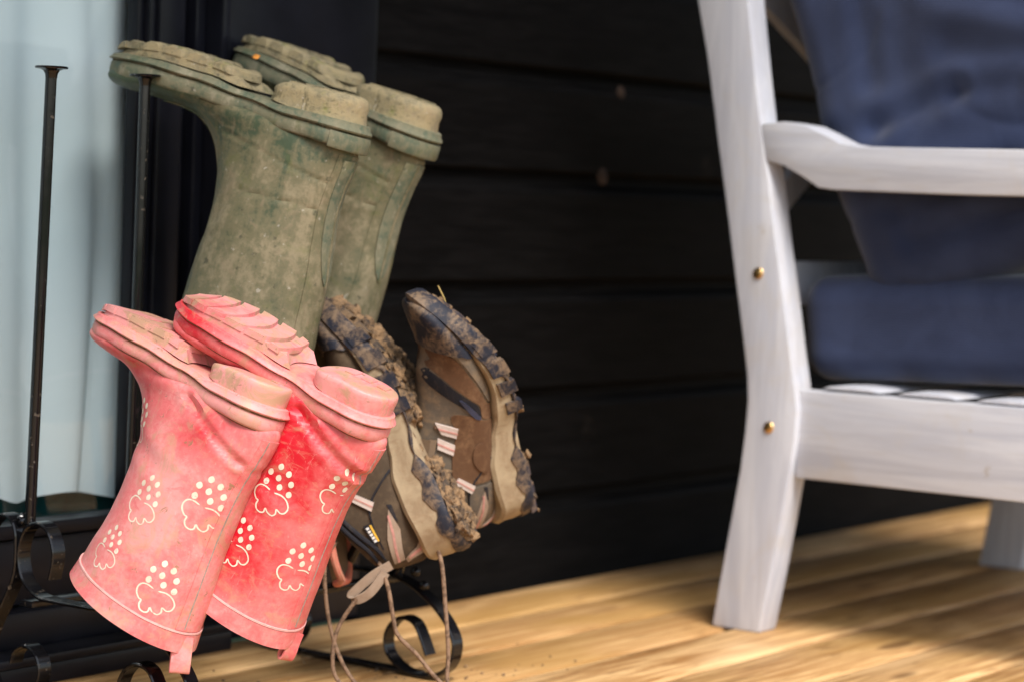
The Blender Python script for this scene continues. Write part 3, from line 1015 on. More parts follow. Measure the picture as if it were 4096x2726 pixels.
# ------------------------------------------------------------------ boot rack
rack = thing('boot_rack', 'black wrought iron boot rack with scrolled feet and tall posts', 'rack', (1.9, 1.75, 0))
def rk(o): return local(o, rack)
XN, XF, YR = 1.70, 2.105, 1.852
def end_frame(x, dy):
    A = [(1.8206, .133), (1.8165, .150), (1.8167, .165), (1.8258, .1825), (1.842, .188), (1.858, .180), (1.8662, .1625), (1.8665, .145), (1.859, .127), (1.8391, .1135), (1.815, .1112), (1.7722, .1112), (1.735, .1112), (1.704 + dy * .3, .1105), (1.672 + dy, .102), (1.640 + dy, .083), (1.6175 + dy, .0605), (1.6097 + dy, .0392), (1.6189 + dy, .0156), (1.6458 + dy, .003), (1.6800 + dy, .0055), (1.7033 + dy, .0209), (1.7073 + dy, .0402), (1.6985 + dy, .0563), (1.6831 + dy, .0643), (1.6673 + dy, .0605), (1.6574 + dy, .0471), (1.6471 + dy, .0265)]
    rk(strip('scroll_frame', A, x, .018, .0042, M['metal'], None, 260))
    B = [(1.918, .140), (1.921, .158), (1.915, .176), (1.9043, .1865), (1.8913, .1917), (1.879, .187), (1.8728, .175), (1.8718, .158), (1.8722, .142), (1.876, .126), (1.888, .103), (1.903, .078), (1.914, .052), (1.913, .028), (1.899, .0095), (1.874, .003), (1.849, .010), (1.833, .030), (1.836, .050), (1.853, .060), (1.869, .053), (1.875, .040)]
    rk(strip('scroll_frame', B, x, .018, .0042, M['metal'], None, 220))
    rk(box('foot_bar', (x - .008, 1.66, .0012), (x + .008, 1.87, .0060), M['metal'], None, .0012))
    for (y, z, r_) in ((1.869, .189, .0065), (1.859, .1875, .0055), (1.869, .150, .004)):
        bm = bmesh.new()
        bmesh.ops.create_icosphere(bm, subdivisions=3, radius=r_)
        for v in bm.verts:
            v.co *= 1 + .35 * noise.noise(v.co * 300 + Vector((y * 50, x * 9, 0)))
            v.co += Vector((x, y, z))
        rk(bmobj('weld', bm, M['metal'], None))
end_frame(XN, .010)
end_frame(XF, 0)
def rod(a, b, cap=True):
    a, b = Vector(a), Vector(b)
    o = rk(tube('post', [a, a + (b - a) * .5, b], .0058, M['metal'], None, 20))
    if cap:
        bm = bmesh.new()
        P = [(.0, -.012), (.0060, -.012), (.0064, -.008), (.0082, -.0045), (.0115, -.0030), (.0162, -.0024), (.0170, -.0012), (.0162, .0), (.0, .0003)]
        ns = 32
        V, Fc = [], []
        for r_, z in P[1:-1]:
            for j in range(ns):
                an_ = 2 * math.pi * j / ns
                V.append(b + Vector((r_ * math.cos(an_), r_ * math.sin(an_), z + .0015)))
        for i in range(len(P) - 3):
            for j in range(ns): Fc.append((i * ns + j, i * ns + (j + 1) % ns, (i + 1) * ns + (j + 1) % ns, (i + 1) * ns + j))
        Fc.append(tuple(range(ns)))
        Fc.append(tuple((len(P) - 3) * ns + j for j in range(ns)))
        bm.free()
        c = obj('post_cap', V, Fc, M['metal'])
        c.parent = o
rod((XN, 1.8590, .186), (XN + .002, 1.8465, .652))
rod((1.835, 1.852, .112), (1.835, 1.8465, .652))
rod((1.905, 1.842, .112), (1.945, 1.735, .560), False)
rod((2.060, 1.852, .112), (2.088, 1.750, .560), False)
for y, z in ((1.852, .1045), (1.712, .1045)):
    rk(box('rail', (XN - .010, y - .010, z - .0035), (XF + .010, y + .010, z + .0035), M['metal'], None, .0012))
rod((1.705, 1.706, .108), (1.714, 1.640, .27), False)
rod((1.790, 1.690, .108), (1.775, 1.575, .26), False)
rod((2.000, 1.700, .108), (2.010, 1.630, .235), False)
rod((2.105, 1.700, .108), (2.107, 1.640, .27), False)
for y, z in ((1.668, .118), (1.655, .104), (1.690, .124)):
    bm = bmesh.new()
    bmesh.ops.create_icosphere(bm, subdivisions=2, radius=.006)
    for v in bm.verts: v.co = Vector((v.co.x * .8, v.co.y, v.co.z)) + Vector((XF - .006, y, z))
    rk(bmobj('bolt', bm, M['metal'], None))

# ------------------------------------------------------------------ wellington boots
def welly(name, label, group, mtx, cfg):
    root = thing(name, label, 'boot', group=group, mat=mtx)
    L = cfg['L']
    lf = Loft(cfg['st'], cfg.get('nr', 130), 88, cfg.get('disp'))
    upper = lf.mesh('upper', cfg['mat'], root, .0035, 24)
    ns, nr = lf.ns, lf.nr
    def t_at_back(z):
        return min(range(nr), key=lambda i: abs(lf.g[i][0].z - z) + (0 if lf.g[i][0].x < L * .12 else 9))
    # top band
    zt = cfg['top']
    tb = t_at_back(zt)
    rows = [[(tb * k / 5, a) for a in range(ns + 1)] for k in range(6)]
    if cfg.get('band'):
        lf.patch('top_band', cfg['mat'], root, rows, .0014)
        lf.patch('trim_line', M['trimline'], root, [[(tb + .15, a) for a in range(ns + 1)], [(tb + .60, a) for a in range(ns + 1)]], .0017)
    # back strip
    th = t_at_back(cfg['z2'][0][1] + .004)
    n_ = 40
    wid = cfg['strip']
    rows = [[(tb + .8 + (th - tb - .8) * k / n_, -wid + 2 * wid * q / 8) for q in range(9)] for k in range(n_ + 1)]
    sp = lf.patch('back_strip', cfg['mat'], root, rows, .0011)
    rows = [[(tb + 1.2 + (th - tb - 1.4) * k / n_, cfg['line'] + d_) for d_ in (-.17, .17)] for k in range(n_ + 1)]
    lf.patch('mould_line', cfg['linemat'], sp, rows, .0015)
    # soles
    z1 = lambda x: lerp_tab(cfg['z1'], x)
    z2 = lambda x: lerp_tab(cfg['z2'], x)
    z0 = lambda x: lerp_tab(cfg['z0'], x)
    loop = foot_loop(cfg['ctrl'], cfg['x0'], L, cfg['rh'], cfg['rt'], 44)
    band('rand', loop, lambda x: z1(x) - .0005, z2, [(-.008, 0), (-.0026, .02), (-.0002, .06), (.0012, .16), (.0017, .5), (.0012, .84), (.0, .955), (-.0016, 1), (-.006, 1.0)], cfg['bandmat'], root, True, False)
    out_ = band('outsole', loop, z0, lambda x: z1(x) - .0006, [(-.012, 0), (-.0012, .0), (.0008, .08), (.0016, .4), (.0036, .62), (.0044, .78), (.0034, .92), (-.0006, .985), (-.006, 1)], cfg['solemat'] if cfg.get('soleside') is None else cfg['soleside'], root, True, True)
    gl = [(-.004, 0), (.0002, .1), (.0006, .5), (.0002, .9), (-.004, 1)]
    band('welt_groove', loop, lambda x: z1(x) - .0022, lambda x: z1(x) + .0016, gl, cfg['groove'], root, False, False)
    band('rand_groove', loop, lambda x: z2(x) - .0006, lambda x: z2(x) + .0010, [(-.006, 0), (-.0018, .1), (-.0010, .5), (-.0018, .9), (-.006, 1)], cfg['groove'], root, False, False)
    # heel block
    hx = cfg['heelx']
    hl = foot_loop([(x, w * cfg['inset']) for x, w in cfg['ctrl']], cfg['x0'] + cfg['inx'], hx, cfg['rh'], .020, 30)
    zt_ = lambda x: lerp_tab(cfg['z1'], x) - .010
    heel = band('heel', hl, lambda x: cfg['heelz'](x), zt_, cfg['heelprof'], cfg['solemat'], root)
    # heel pattern
    for (a, b, v0, v1) in cfg['heelbars']:
        block('tread_bar', lambda u, v, a=a, b=b, v0=v0, v1=v1: (a + (b - a) * u, (v0 + (v1 - v0) * (v + 1) / 2) * lerp_tab(cfg['ctrl'], a)), cfg['heelz'], .0014, cfg['solemat'], heel, 2, 5)
    # forefoot pad, set in from the edge, then the bars on it
    pa, pb, pw, pz = cfg['pad']
    def pf(u, v):
        x = pa + (pb - pa) * u - .010 * (1 - u) * v * v
        hw = lerp_tab(cfg['ctrl'], x)
        if x > L - cfg['rt']: hw *= max(.02, 1 - ((min(x, L) - L + cfg['rt']) / cfg['rt']) ** 2.3) ** .5
        return x, v * hw * pw
    pad_z = lambda x: lerp_tab(pz, x)
    block('tread_pad', pf, lambda x: pad_z(x) + .008, .008, cfg['solemat'], out_, 16, 17, cfg.get('rough', 0) * .6)
    # forefoot bars
    for (a, b, cv, h) in cfg['bars']:
        def xf(u, v, a=a, b=b, cv=cv):
            x = a + (b - a) * u + cv * v * v
            hw = lerp_tab(cfg['ctrl'], x)
            if x > L - cfg['rt']: hw *= max(.02, 1 - ((min(x, L) - L + cfg['rt']) / cfg['rt']) ** 2.3) ** .5
            return x, v * hw * cfg.get('barw', .97)
        block('tread_bar', xf, pad_z, h, cfg['solemat'], out_, 4 if not cfg.get('rough') else 8, 13 if not cfg.get('rough') else 29, cfg.get('rough', 0))
    return root, upper, lf

PST = [((.0145, .276), (.1640, .248), .0605), ((.0145, .255), (.1595, .231), .0575), ((.0155, .200), (.1500, .192), .053), ((.0155, .147), (.1460, .152), .0485),
       ((.0130, .112), (.147, .122), .0450), ((.0070, .085), (.152, .097), .0425), ((.0005, .060), (.161, .075), .0395), ((.003, .040), (.173, .060), .0365),
       ((.040, .028), (.186, .0505), .036), ((.085, .024), (.200, .0450), .035), ((.130, .020), (.214, .0420), .040), ((.172, .017), (.226, .0395), .0425),
       ((.210, .016), (.236, .0375), .039), ((.235, .0175), (.2445, .0355), .0295), ((.2475, .0205), (.2500, .0310), .018), ((.2520, .024), (.2525, .027), .008)]
def pinkcfg(k):
    cr_ = [((.090, .042), (.016, .080), .0045, .0030, -1), ((.016, .082), (.006, .086), .004, .0012, 0), ((.150, .100), (.075, .118), .009, .0012, -1)]
    if k == 2: cr_ = [((.082, .044), (.010, .082), .005, .0036, -1), ((.012, .081), (.004, .086), .005, .0014, 0), ((.145, .085), (.06, .125), .010, .0014, -1)]
    wob = lambda p: .0012 * noise.noise(Vector((p.x * 22 + k * 5, p.y * 22, p.z * 22))) + .0005 * noise.noise(Vector((p.x * 60, p.y * 60, p.z * 60 + k)))
    return dict(L=.2545, st=PST, disp=crease_fn(cr_, wob), mat=M['pink%d' % k], bandmat=M['pinkband%d' % k], solemat=M['pinksole%d' % k], soleside=M['pinkband%d' % k],
        heelprof=[(-.008, -.0), (-.0030, .0), (-.0010, .04), (.0, .12), (.0004, .3), (-.0002, .6), (-.0005, 1)], inset=.93, inx=.0025, groove=M['groove'], top=.257, band=True, strip=4.6, line=-2.2, linemat=M['seamline'],
        ctrl=[(-.005, .0325), (.03, .0345), (.06, .034), (.100, .0310), (.145, .039), (.182, .0440), (.215, .0415), (.255, .031)], x0=.0035, rh=.034, rt=.048,
        z1=[(-.01, .0305), (.06, .0285), (.11, .0225), (.16, .0170), (.21, .0140), (.267, .0145)], z2=[(-.01, .0462), (.06, .0425), (.11, .036), (.16, .0295), (.21, .0268), (.267, .0285)],
        z0=[(-.01, .0195), (.075, .0185), (.090, .0160), (.115, .0150), (.148, .0090), (.190, .0060), (.225, .0055), (.250, .0070)],
        barw=.90, pad=(.118, .2465, .89, [(.11, .0035), (.148, -.0015), (.190, -.0035), (.225, -.0020), (.250, .0030)]),
        heelx=.090, heelz=lambda x: -.0004 + .0045 * max(0, min(1, (x - .055) / .035)) ** 2,
        heelbars=[(.020, .032, .10, .50), (.038, .050, .10, .62), (.056, .068, .10, .66)],
        bars=[(.121, .132, .004, .0034), (.1345, .1555, .008, .0042), (.159, .180, .008, .0042), (.1835, .2035, .007, .0042), (.207, .2255, .005, .0040), (.229, .2475, .002, .0036)])
p1, u1, l1 = welly('rubber_boot', 'faded pink rubber boot in front, cloud and raindrop prints, pull loop hanging below', 'pair of pink rubber boots', pose(1.466, 15.666, -9.939, (1.7311, 1.5335, .3455)), pinkcfg(1))
for c, k in (((.0844, -.0485, .148), 1.0), ((.0266, -.0316, .129), 1.12), ((.1035, -.0524, .2050), .92), ((.0369, -.0412, .2195), 1.08), ((.1440, -.0215, .0874), .98), ((.008, .020, .150), 1.0), ((.010, .022, .215), 1.0)):
    cloud_print(l1.bvh, u1, c, k)
p2, u2, l2 = welly('rubber_boot', 'bright red pink rubber boot with cloud prints, behind the faded front one', 'pair of pink rubber boots', pose(14.881, 21.366, 2.075, (1.8016, 1.4558, .3396)), pinkcfg(2))
for c, k in (((.0716, -.0455, .1231), 1.05), ((.0253, -.0306, .1876), 1.04), ((.0150, -.0200, .1043), 1.0), ((.087, -.0512, .1863), 1.0)):
    cloud_print(l2.bvh, u2, c, k)

def pull_loop(root, x, z, w, ln, mat, hang, turn):
    """flat strap folded back on itself below the rim at the back seam; hang = local direction it falls in"""
    hang = Vector(hang).normalized()
    o = Vector((x + .001, -.002, z - .004))
    wd = Vector((math.sin(turn), -math.cos(turn), 0))
    wd = (wd - hang * wd.dot(hang)).normalized()
    nn = hang.cross(wd)
    path = [(-.0022, -.012), (-.0026, 0), (-.0034, ln * .5), (-.0026, ln - .002), (0, ln), (.0026, ln - .003), (.0034, ln * .5), (.0022, -.004)]
    P = spline([(a, b, 0) for a, b in path], 44)
    V, Fc = [], []
    for i, p in enumerate(P):
        d = (P[min(i + 1, 43)] - P[max(i - 1, 0)]).normalized()
        q = Vector((-d.y, d.x, 0)) * .0010
        for sy in (-1, 1):
            for sn in (-1, 1):
                a, b = p.x + q.x * sn, p.y + q.y * sn
                V.append(o + nn * a + hang * b + wd * sy * w / 2)
    for i in range(43):
        a, b = i * 4, i * 4 + 4
        Fc += [(a, a + 1, b + 1, b), (a + 2, a + 3, b + 3, b + 2), (a, a + 2, b + 2, b), (a + 1, a + 3, b + 3, b + 1)]
    Fc += [(0, 1, 3, 2), (172, 173, 175, 174)]
    return obj('pull_loop', V, Fc, mat, root)
pull_loop(p1, .0145, .276, .0195, .023, M['pink1'], (-.20, .12, .97), .75)
pull_loop(p2, .0145, .276, .017, .017, M['pink2'], (-.02, -.16, .95), .35)

GST = [((.012, .41), (.172, .405), .063), ((.010, .30), (.168, .30), .061), ((.010, .21), (.160, .21), .057), ((.0145, .165), (.1545, .170), .054), ((.0165, .130), (.1535, .141), .0515),
       ((.013, .098), (.157, .112), .0480), ((.008, .074), (.165, .088), .0450), ((.010, .052), (.177, .070), .0430), ((.048, .038), (.193, .0575), .0430), ((.10, .031), (.214, .0505), .0425),
       ((.155, .025), (.238, .0475), .0485), ((.205, .021), (.262, .0465), .0515), ((.250, .021), (.283, .0460), .0485), ((.287, .0230), (.2985, .0430), .037), ((.302, .027), (.3050, .038), .022), ((.3070, .031), (.3075, .034), .009)]
def greencfg(k):
    cr_ = [((.145, .066), (.020, .096), .0022, .0013, -1), ((.110, .122), (.026, .1245), .0025, .0014, -1), ((.148, .10), (.157, .055), .0022, .0013, -1), ((.11, .124), (.135, .16), .006, .0014, -1)]
    wob = lambda p: .0016 * noise.noise(Vector((p.x * 16 + k * 5, p.y * 16, p.z * 16))) + .0006 * noise.noise(Vector((p.x * 60, p.y * 60, p.z * 60 + k)))
    return dict(L=.311, st=GST, disp=crease_fn(cr_, wob), mat=M['green'] if k == 1 else M['green2'], bandmat=M['greenrim'], solemat=M['greensole'], soleside=M['greenlip'],
        heelprof=[(-.010, -.0), (-.0075, .01), (-.0042, .07), (-.0016, .18), (-.0002, .36), (-.0012, .58), (.0002, .85), (.001, 1)], rough=.0008, inset=.89, inx=.004, groove=M['groovek'], top=.39, band=True, strip=7.0, line=0, linemat=M['green'],
        ctrl=[(-.006, .039), (.03, .042), (.07, .0415), (.125, .0375), (.18, .046), (.225, .0520), (.265, .0500), (.31, .038)], x0=.0015, rh=.040, rt=.060,
        z1=[(-.01, .0405), (.07, .0365), (.13, .028), (.19, .0205), (.25, .0165), (.32, .0180)], z2=[(-.01, .0575), (.07, .052), (.13, .044), (.19, .0375), (.25, .0345), (.32, .0360)],
        z0=[(-.01, .0280), (.09, .0260), (.110, .023), (.135, .0200), (.175, .0125), (.232, .0085), (.280, .0090), (.311, .0110)],
        pad=(.138, .302, .92, [(.135, .0065), (.175, .0005), (.232, -.0030), (.280, .0000), (.311, .0050)]),
        heelx=.110, heelz=lambda x: -.0004 + .0055 * max(0, min(1, (x - .07) / .04)) ** 2,
        heelbars=[(.022, .030, -.38, .38), (.040, .049, -.60, .60), (.060, .069, -.66, .66), (.080, .088, -.66, .66)],
        barw=.93, bars=[(.140, .160, .012, .0070), (.167, .190, .012, .0085), (.197, .219, .012, .0085), (.226, .247, .010, .0080), (.254, .272, .007, .0065), (.279, .297, .003, .0050)])
def green_boot(label, mtx, k):
    root, upper, lf = welly('wellington_boot', label, 'pair of muddy green wellingtons', mtx, greencfg(k))
    ns, nr = lf.ns, lf.nr
    def tz(z): return min(range(nr), key=lambda i: abs(lf.g[i][0].z - z) + (0 if lf.g[i][0].x < .04 else 9))
    # tongue shaped reinforcement down the back, pointed at its end
    t0, t1 = tz(.068), tz(.205)
    rows = []
    for i in range(29):
        f = i / 28
        w = 5.0 * (1 - .25 * f) if f < .62 else 5.0 * .845 * math.sqrt(max(0.0004, 1 - ((f - .62) / .38) ** 2))
        rows.append([(t0 + (t1 - t0) * f, -w + 2 * w * q / 10) for q in range(11)])
    lf.patch('heel_stay', M['greenrim'], root, rows, .0026)
    rows = [[(t0 + (t1 - t0) * i / 20, a) for a in (-.35, 0, .35)] for i in range(21)]
    lf.patch('stay_rib', cfgm(k), root, rows, .0036)
    # heel cap wrapped over the rand
    cfg = greencfg(k)
    loop = foot_loop(cfg['ctrl'], cfg['x0'], cfg['L'], cfg['rh'], cfg['rt'], 44)
    n = len(loop)
    sel = [i for i in range(n) if loop[i].x < .030]
    order = [i for i in sel if i >= n // 2] + [i for i in sel if i < n // 2]
    V, Fc = [], []
    pr = [(-.001, 1.0), (.0030, .98), (.0042, .85), (.0044, .25), (.0036, .04), (-.001, .0)]
    for i in order:
        t = (loop[(i + 1) % n] - loop[i - 1]).normalized()
        nn = Vector((t.y, -t.x))
        a, b = lerp_tab(cfg['z1'], loop[i].x) + .0004, lerp_tab(cfg['z2'], loop[i].x) + .002
        for o_, f in pr: V.append((loop[i].x + nn.x * o_, loop[i].y + nn.y * o_, a + (b - a) * f))
    kk = len(pr)
    for i in range(len(order) - 1):
        for j in range(kk - 1): Fc.append((i * kk + j, (i + 1) * kk + j, (i + 1) * kk + j + 1, i * kk + j + 1))
    Fc += [tuple(range(kk)), tuple((len(order) - 1) * kk + j for j in range(kk))]
    obj('heel_cap', V, Fc, M['greenrim'], root)
    # front rib along the instep
    tf0 = min(range(nr), key=lambda i: abs(lf.g[i][ns // 2].x - .24) + (9 if lf.g[i][0].x < .06 else 0))
    tf1 = tz(.33)
    rows = [[(tf1 + (tf0 - tf1) * i / 40, ns / 2 + a) for a in (-1.2, -.5, .5, 1.2)] for i in range(41)]
    lf.patch('front_rib', cfgm(k), root, rows, .0018)
    return root
def cfgm(k): return M['green'] if k == 1 else M['green2']
green_boot('muddy dark green wellington upside down, its toe above the second rack post', pose(15.729, 10.174, -3.606, (1.9616, 1.6362, .6341)), 1)
green_boot('muddy dark green wellington upside down, partly hidden behind the other green one', pose(-2.289, 14.58, -7.976, (2.0907, 1.6376, .63)) @ Matrix.Translation((.010, 0, 0)), 2)
# small fallen leaf lying on the sole
bm = bmesh.new()
bmesh.ops.create_grid(bm, x_segments=6, y_segments=3, size=.5)
for v in bm.verts:
    x, y = v.co.x, v.co.y
    wd = math.sqrt(max(0, .25 - x * x)) * .8
    v.co = Vector((1.947 + x * .016, 1.792 + y * wd * .022 + x * .006, .6795 + .002 * math.sin(x * 5) + .002 * y))
lo = bmobj('fallen_leaf', bm, M['leaf'])
sm_ = lo.modifiers.new('thick', 'SOLIDIFY')
sm_.thickness = .0006
lo['label'] = 'tiny orange leaf lying on the green boot sole'
lo['category'] = 'leaf'

# crumbs of dried mud fallen from the boots
V, Fc = [], []
rg = random.Random(5)
for q in range(150):
    x, y = rg.gauss(1.98, .13), rg.gauss(1.64, .07)
    r_ = rg.uniform(.0006, .0024)
    bm = bmesh.new()
    bmesh.ops.create_icosphere(bm, subdivisions=1, radius=r_)
    b = len(V)
    for v in bm.verts:
        c = v.co * (1 + .5 * noise.noise(v.co / r_ + Vector((q, 0, 0))))
        V.append(Vector((x + c.x, y + c.y, max(.0002, r_ * .5 + c.z * .7))))
    bm.verts.index_update()
    for f in bm.faces: Fc.append(tuple(b + w.index for w in f.verts))
    bm.free()
cm_ = obj('mud_crumbs', V, Fc, M['mud'])
cm_['kind'] = 'stuff'
cm_['label'] = 'crumbs of dried mud scattered on the deck under the rack'
cm_['category'] = 'mud'

# ------------------------------------------------------------------ hiking shoes
HST = [((.006, .093), (.100, .128), .0355), ((.000, .080), (.118, .120), .0375), ((-.0035, .062), (.140, .110), .039), ((-.002, .044), (.160, .099), .0395), ((.018, .030), (.180, .089), .040),
       ((.060, .024), (.198, .080), .0415), ((.110, .018), (.215, .071), .0445), ((.160, .012), (.230, .056), .0475), ((.210, .008), (.250, .044), .0480), ((.250, .007), (.272, .035), .0425), ((.278, .010), (.287, .028), .031), ((.291, .013), (.2945, .023), .018), ((.296, .016), (.297, .020), .007)]
def hiking_shoe(label, mtx, k):
    spring = (lambda x: .046 * max(0, min(1.2, (x - .165) / .135)) ** 2) if k == 1 else (lambda x: .060 * max(0, min(1.2, (x - .13) / .165)) ** 2)
    root = thing('hiking_shoe', label, 'shoe', group='pair of muddy hiking shoes', mat=mtx)
    wob = lambda p: .0014 * noise.noise(Vector((p.x * 26 + k * 5, p.y * 26, p.z * 26)))
    lf = Loft(HST, 120, 80, wob, spring)
    WARP[0] = lambda x: spring(x) - .046 * max(0, min(1.2, (x - .165) / .135)) ** 2
    lf.mesh('upper', M['taupe'] if k == 2 else M['darkbrown'], root, .007, 22)
    ns, nr = lf.ns, lf.nr
    ctrl = [(-.006, .036), (.03, .039), (.07, .0375), (.115, .0365), (.16, .0455), (.205, .0515), (.25, .0480), (.300, .034)]
    loop = foot_loop(ctrl, -.007, .303, .038, .055, 60)
    zt = lambda x: lerp_tab([(-.01, .040), (.02, .036), (.05, .039), (.08, .039), (.11, .031), (.14, .0235), (.18, .0175), (.30, .016)], x) + spring(x)
    zn = lambda x: spring(x) + lerp_tab([(-.01, .011), (.004, .007), (.012, .013), (.022, .011), (.030, .0035), (.038, .009), (.050, .0145), (.066, .0085), (.082, .0145), (.098, .004), (.125, -.002), (.190, -.002), (.206, .011), (.232, .0165), (.30, .0165)], x)
    zb = lambda x: spring(x) - .006 + .012 * math.exp(-((x - .108) / .022) ** 2)
    band('midsole', loop, lambda x: spring(x) - .002, zt, [(-.01, 0), (.0, 0), (.0018, .12), (.0026, .45), (.0012, .72), (.0022, .9), (-.001, 1), (-.008, 1)], M['beige'], root)
    # stripe ridges pressed into the foam
    sole = band('outsole', loop, zb, zn, [(-.010, 0), (.0015, 0), (.0042, .25), (.0046, .7), (.0038, .96), (.001, 1), (-.006, 1)], M['navycap'], root)
    # toe cap swept round the front
    bound = [(-.02, .192), (.002, .196), (.010, .204), (.020, .216), (.032, .228), (.042, .235), (.056, .240), (.075, .245), (.12, .249)]
    rows = []
    A0, A1 = int(ns * .10), int(ns * .90)
    cols_ = []
    for a in range(A0, A1 + 1):
        t = nr - 1
        while t > 2:
            p, _ = lf.ev(t, a)
            if p.x < lerp_tab(bound, p.z - (spring(p.x) - .046 * max(0, (p.x - .165) / .135) ** 2)): break
            t -= .25
        cols_.append((t, a))
    for q in range(17):
        rows.append([(t + (nr - 1.2 - t) * q / 16, a) for t, a in cols_])
    lf.patch('toe_cap', M['navycap'], root, rows, .0034)
    # claws of the outsole biting up into the midsole, both sides
    for sd in (-1, 1):
        for (xa, ln, hz) in ((.196, .021, .012), (.168, .019, .011), (.142, .016, .009), (.226, .018, .010)):
            def xf(u, v, xa=xa, ln=ln):
                x = xa + ln * u
                return x, sd * (lerp_tab(ctrl, x) - .004 + (v + 1) / 2 * .0095)
            block('claw', xf, lambda x, hz=hz: spring(x) + hz - .0025, hz + .0085, M['navycap'], sole, 3, 4)
    # lugs
    rnd = random.Random(k * 11)
    for x in (.010, .034, .058, .150, .174, .198, .222, .246, .270):
        hw = lerp_tab(ctrl, x) * (.9 if x < .25 else .75)
        for v in (-.68, 0, .68):
            sx_, sy_ = .0085 * rnd.uniform(.85, 1.1), .0095 * rnd.uniform(.85, 1.15)
            xc, yc = x + rnd.uniform(-.002, .002) + (.006 if v == 0 else 0), v * hw
            block('lug', lambda u, w, xc=xc, yc=yc, sx_=sx_, sy_=sy_: (xc + (u - .5) * 2 * sx_, yc + w * sy_), zb, .0052, M['navydirt'] if k == 2 else M['mudk'], sole, 2, 3)
    # dried mud
    V, Fc = [], []
    cnt = 420 if k == 1 else 50
    for q in range(cnt):
        x = rnd.uniform(-.004, .295)
        if .09 < x < .135 and rnd.random() < .75: continue
        hw = lerp_tab(ctrl, x) * (1 if x < .25 else max(.3, 1 - (x - .25) / .06))
        y = rnd.uniform(-1, 1) * hw * .97
        if x > .21 and y < -.4 * hw: continue
        r_ = rnd.uniform(.0018, .0052) * (1.25 if rnd.random() < .15 else 1)
        bm = bmesh.new()
        bmesh.ops.create_icosphere(bm, subdivisions=1 if r_ < .003 else 2, radius=r_)
        b = len(V)
        off = Vector((q * 3.1, q * .7, 0))
        dpt = rnd.uniform(.0005, .0085)
        for v in bm.verts:
            c = v.co * (1 + .75 * noise.noise(v.co / r_ * 1.1 + off))
            V.append(Vector((x + c.x * 1.25, y + c.y, zb(x) - dpt + c.z * .85)))
        bm.verts.index_update()
        for f in bm.faces: Fc.append(tuple(b + w.index for w in f.verts))
        bm.free()
    # crust pressed between the lugs
    nx_, ny_ = 130, 44
    b = len(V)
    for i in range(nx_):
        x = -.006 + .302 * i / (nx_ - 1)
        hw = lerp_tab(ctrl, x)
        if x < .030: hw *= math.sqrt(max(0, 1 - ((.030 - x) / .037) ** 2))
        if x > .248: hw *= max(.02, 1 - ((x - .248) / .055) ** 2.3) ** .5
        for j in range(ny_):
            v = -1 + 2 * j / (ny_ - 1)
            y = v * hw * 1.02
            p = Vector((x * 70, y * 70, k * 9.0))
            h = .55 + .8 * noise.noise(p * .8) + .5 * noise.noise(p * 2.1) + .25 * noise.noise(p * 5)
            amt = (.013 if k == 1 else .005) * max(0, h) * (1 - abs(v) ** 6 * .8)
            amt *= .25 if .088 < x < .134 else 1
            if x > .20 and v < -.35: amt *= max(0, 1 - (x - .20) / .05) * .6
            V.append(Vector((x + .002 * noise.noise(p * 1.3), y + .0015 * noise.noise(p * 1.7), zb(x) + .0008 - amt)))
    for i in range(nx_ - 1):
        for j in range(ny_ - 1): Fc.append((b + i * ny_ + j, b + i * ny_ + j + 1, b + (i + 1) * ny_ + j + 1, b + (i + 1) * ny_ + j))
    md = obj('dried_mud', V, Fc, M['mud'], root)
    md['kind'] = 'stuff'
    s_ = lambda pts, dx=0., dz=0.: [(x + dx, z + dz) for x, z in pts]
    bv = lf.bvh
    for sd in (-1, 1):
        if k == 2 or sd == 1:
            TAU = [(.262, .071), (.258, .057), (.252, .042), (.238, .030), (.220, .018), (.205, .0095), (.190, .008), (.172, .009), (.152, .0115), (.133, .0165), (.141, .0215), (.160, .021), (.167, .0265), (.184, .030), (.206, .0355), (.230, .0435), (.240, .053), (.245, .069)]
            panel('side_panel', bv, TAU, sd, .0018, M['taupe'], root)
            BR = [(.243, .070), (.238, .0545), (.228, .0455), (.207, .0385), (.183, .032), (.166, .0285), (.158, .0215), (.143, .0235), (.148, .0385), (.165, .038), (.176, .0445), (.195, .057), (.213, .066), (.228, .0745)]
            panel('toe_panel', bv, BR, sd, .0010, M['brown'], root)
            VE = [(.222, .0775), (.211, .0675), (.194, .059), (.175, .046), (.165, .0395), (.150, .040), (.158, .048), (.173, .060), (.189, .0715), (.203, .0785)]
            panel('mesh_vent', bv, VE, sd, .0004, M['mesh'], root)
            panel('vent_bar', bv, [(.178, .057), (.176, .053), (.152, .0415), (.150, .046), (.160, .0515)], sd, .0024, M['navy'], root, .003)
            QU = [(.160, .071), (.158, .055), (.146, .0395), (.132, .0195), (.087, .0335), (.071, .0375), (.066, .046), (.080, .086), (.112, .083), (.138, .072)]
            panel('quarter', bv, QU, sd, .0014, M['brown'], root)
            panel('embossed_badge', bv, [(.119, .048), (.108, .041), (.092, .040), (.080, .050), (.096, .060), (.113, .058)], sd, .0032, M['brown'], root, .003)
        HP = [(.064, .068), (.062, .050), (.056, .036), (.030, .030), (.008, .033), (-.001, .045), (.000, .070), (.006, .084), (.030, .078), (.050, .075)]
        panel('heel_counter', bv, HP, sd, .0016, M['darkbrown'] if k == 1 else M['taupe'], root)
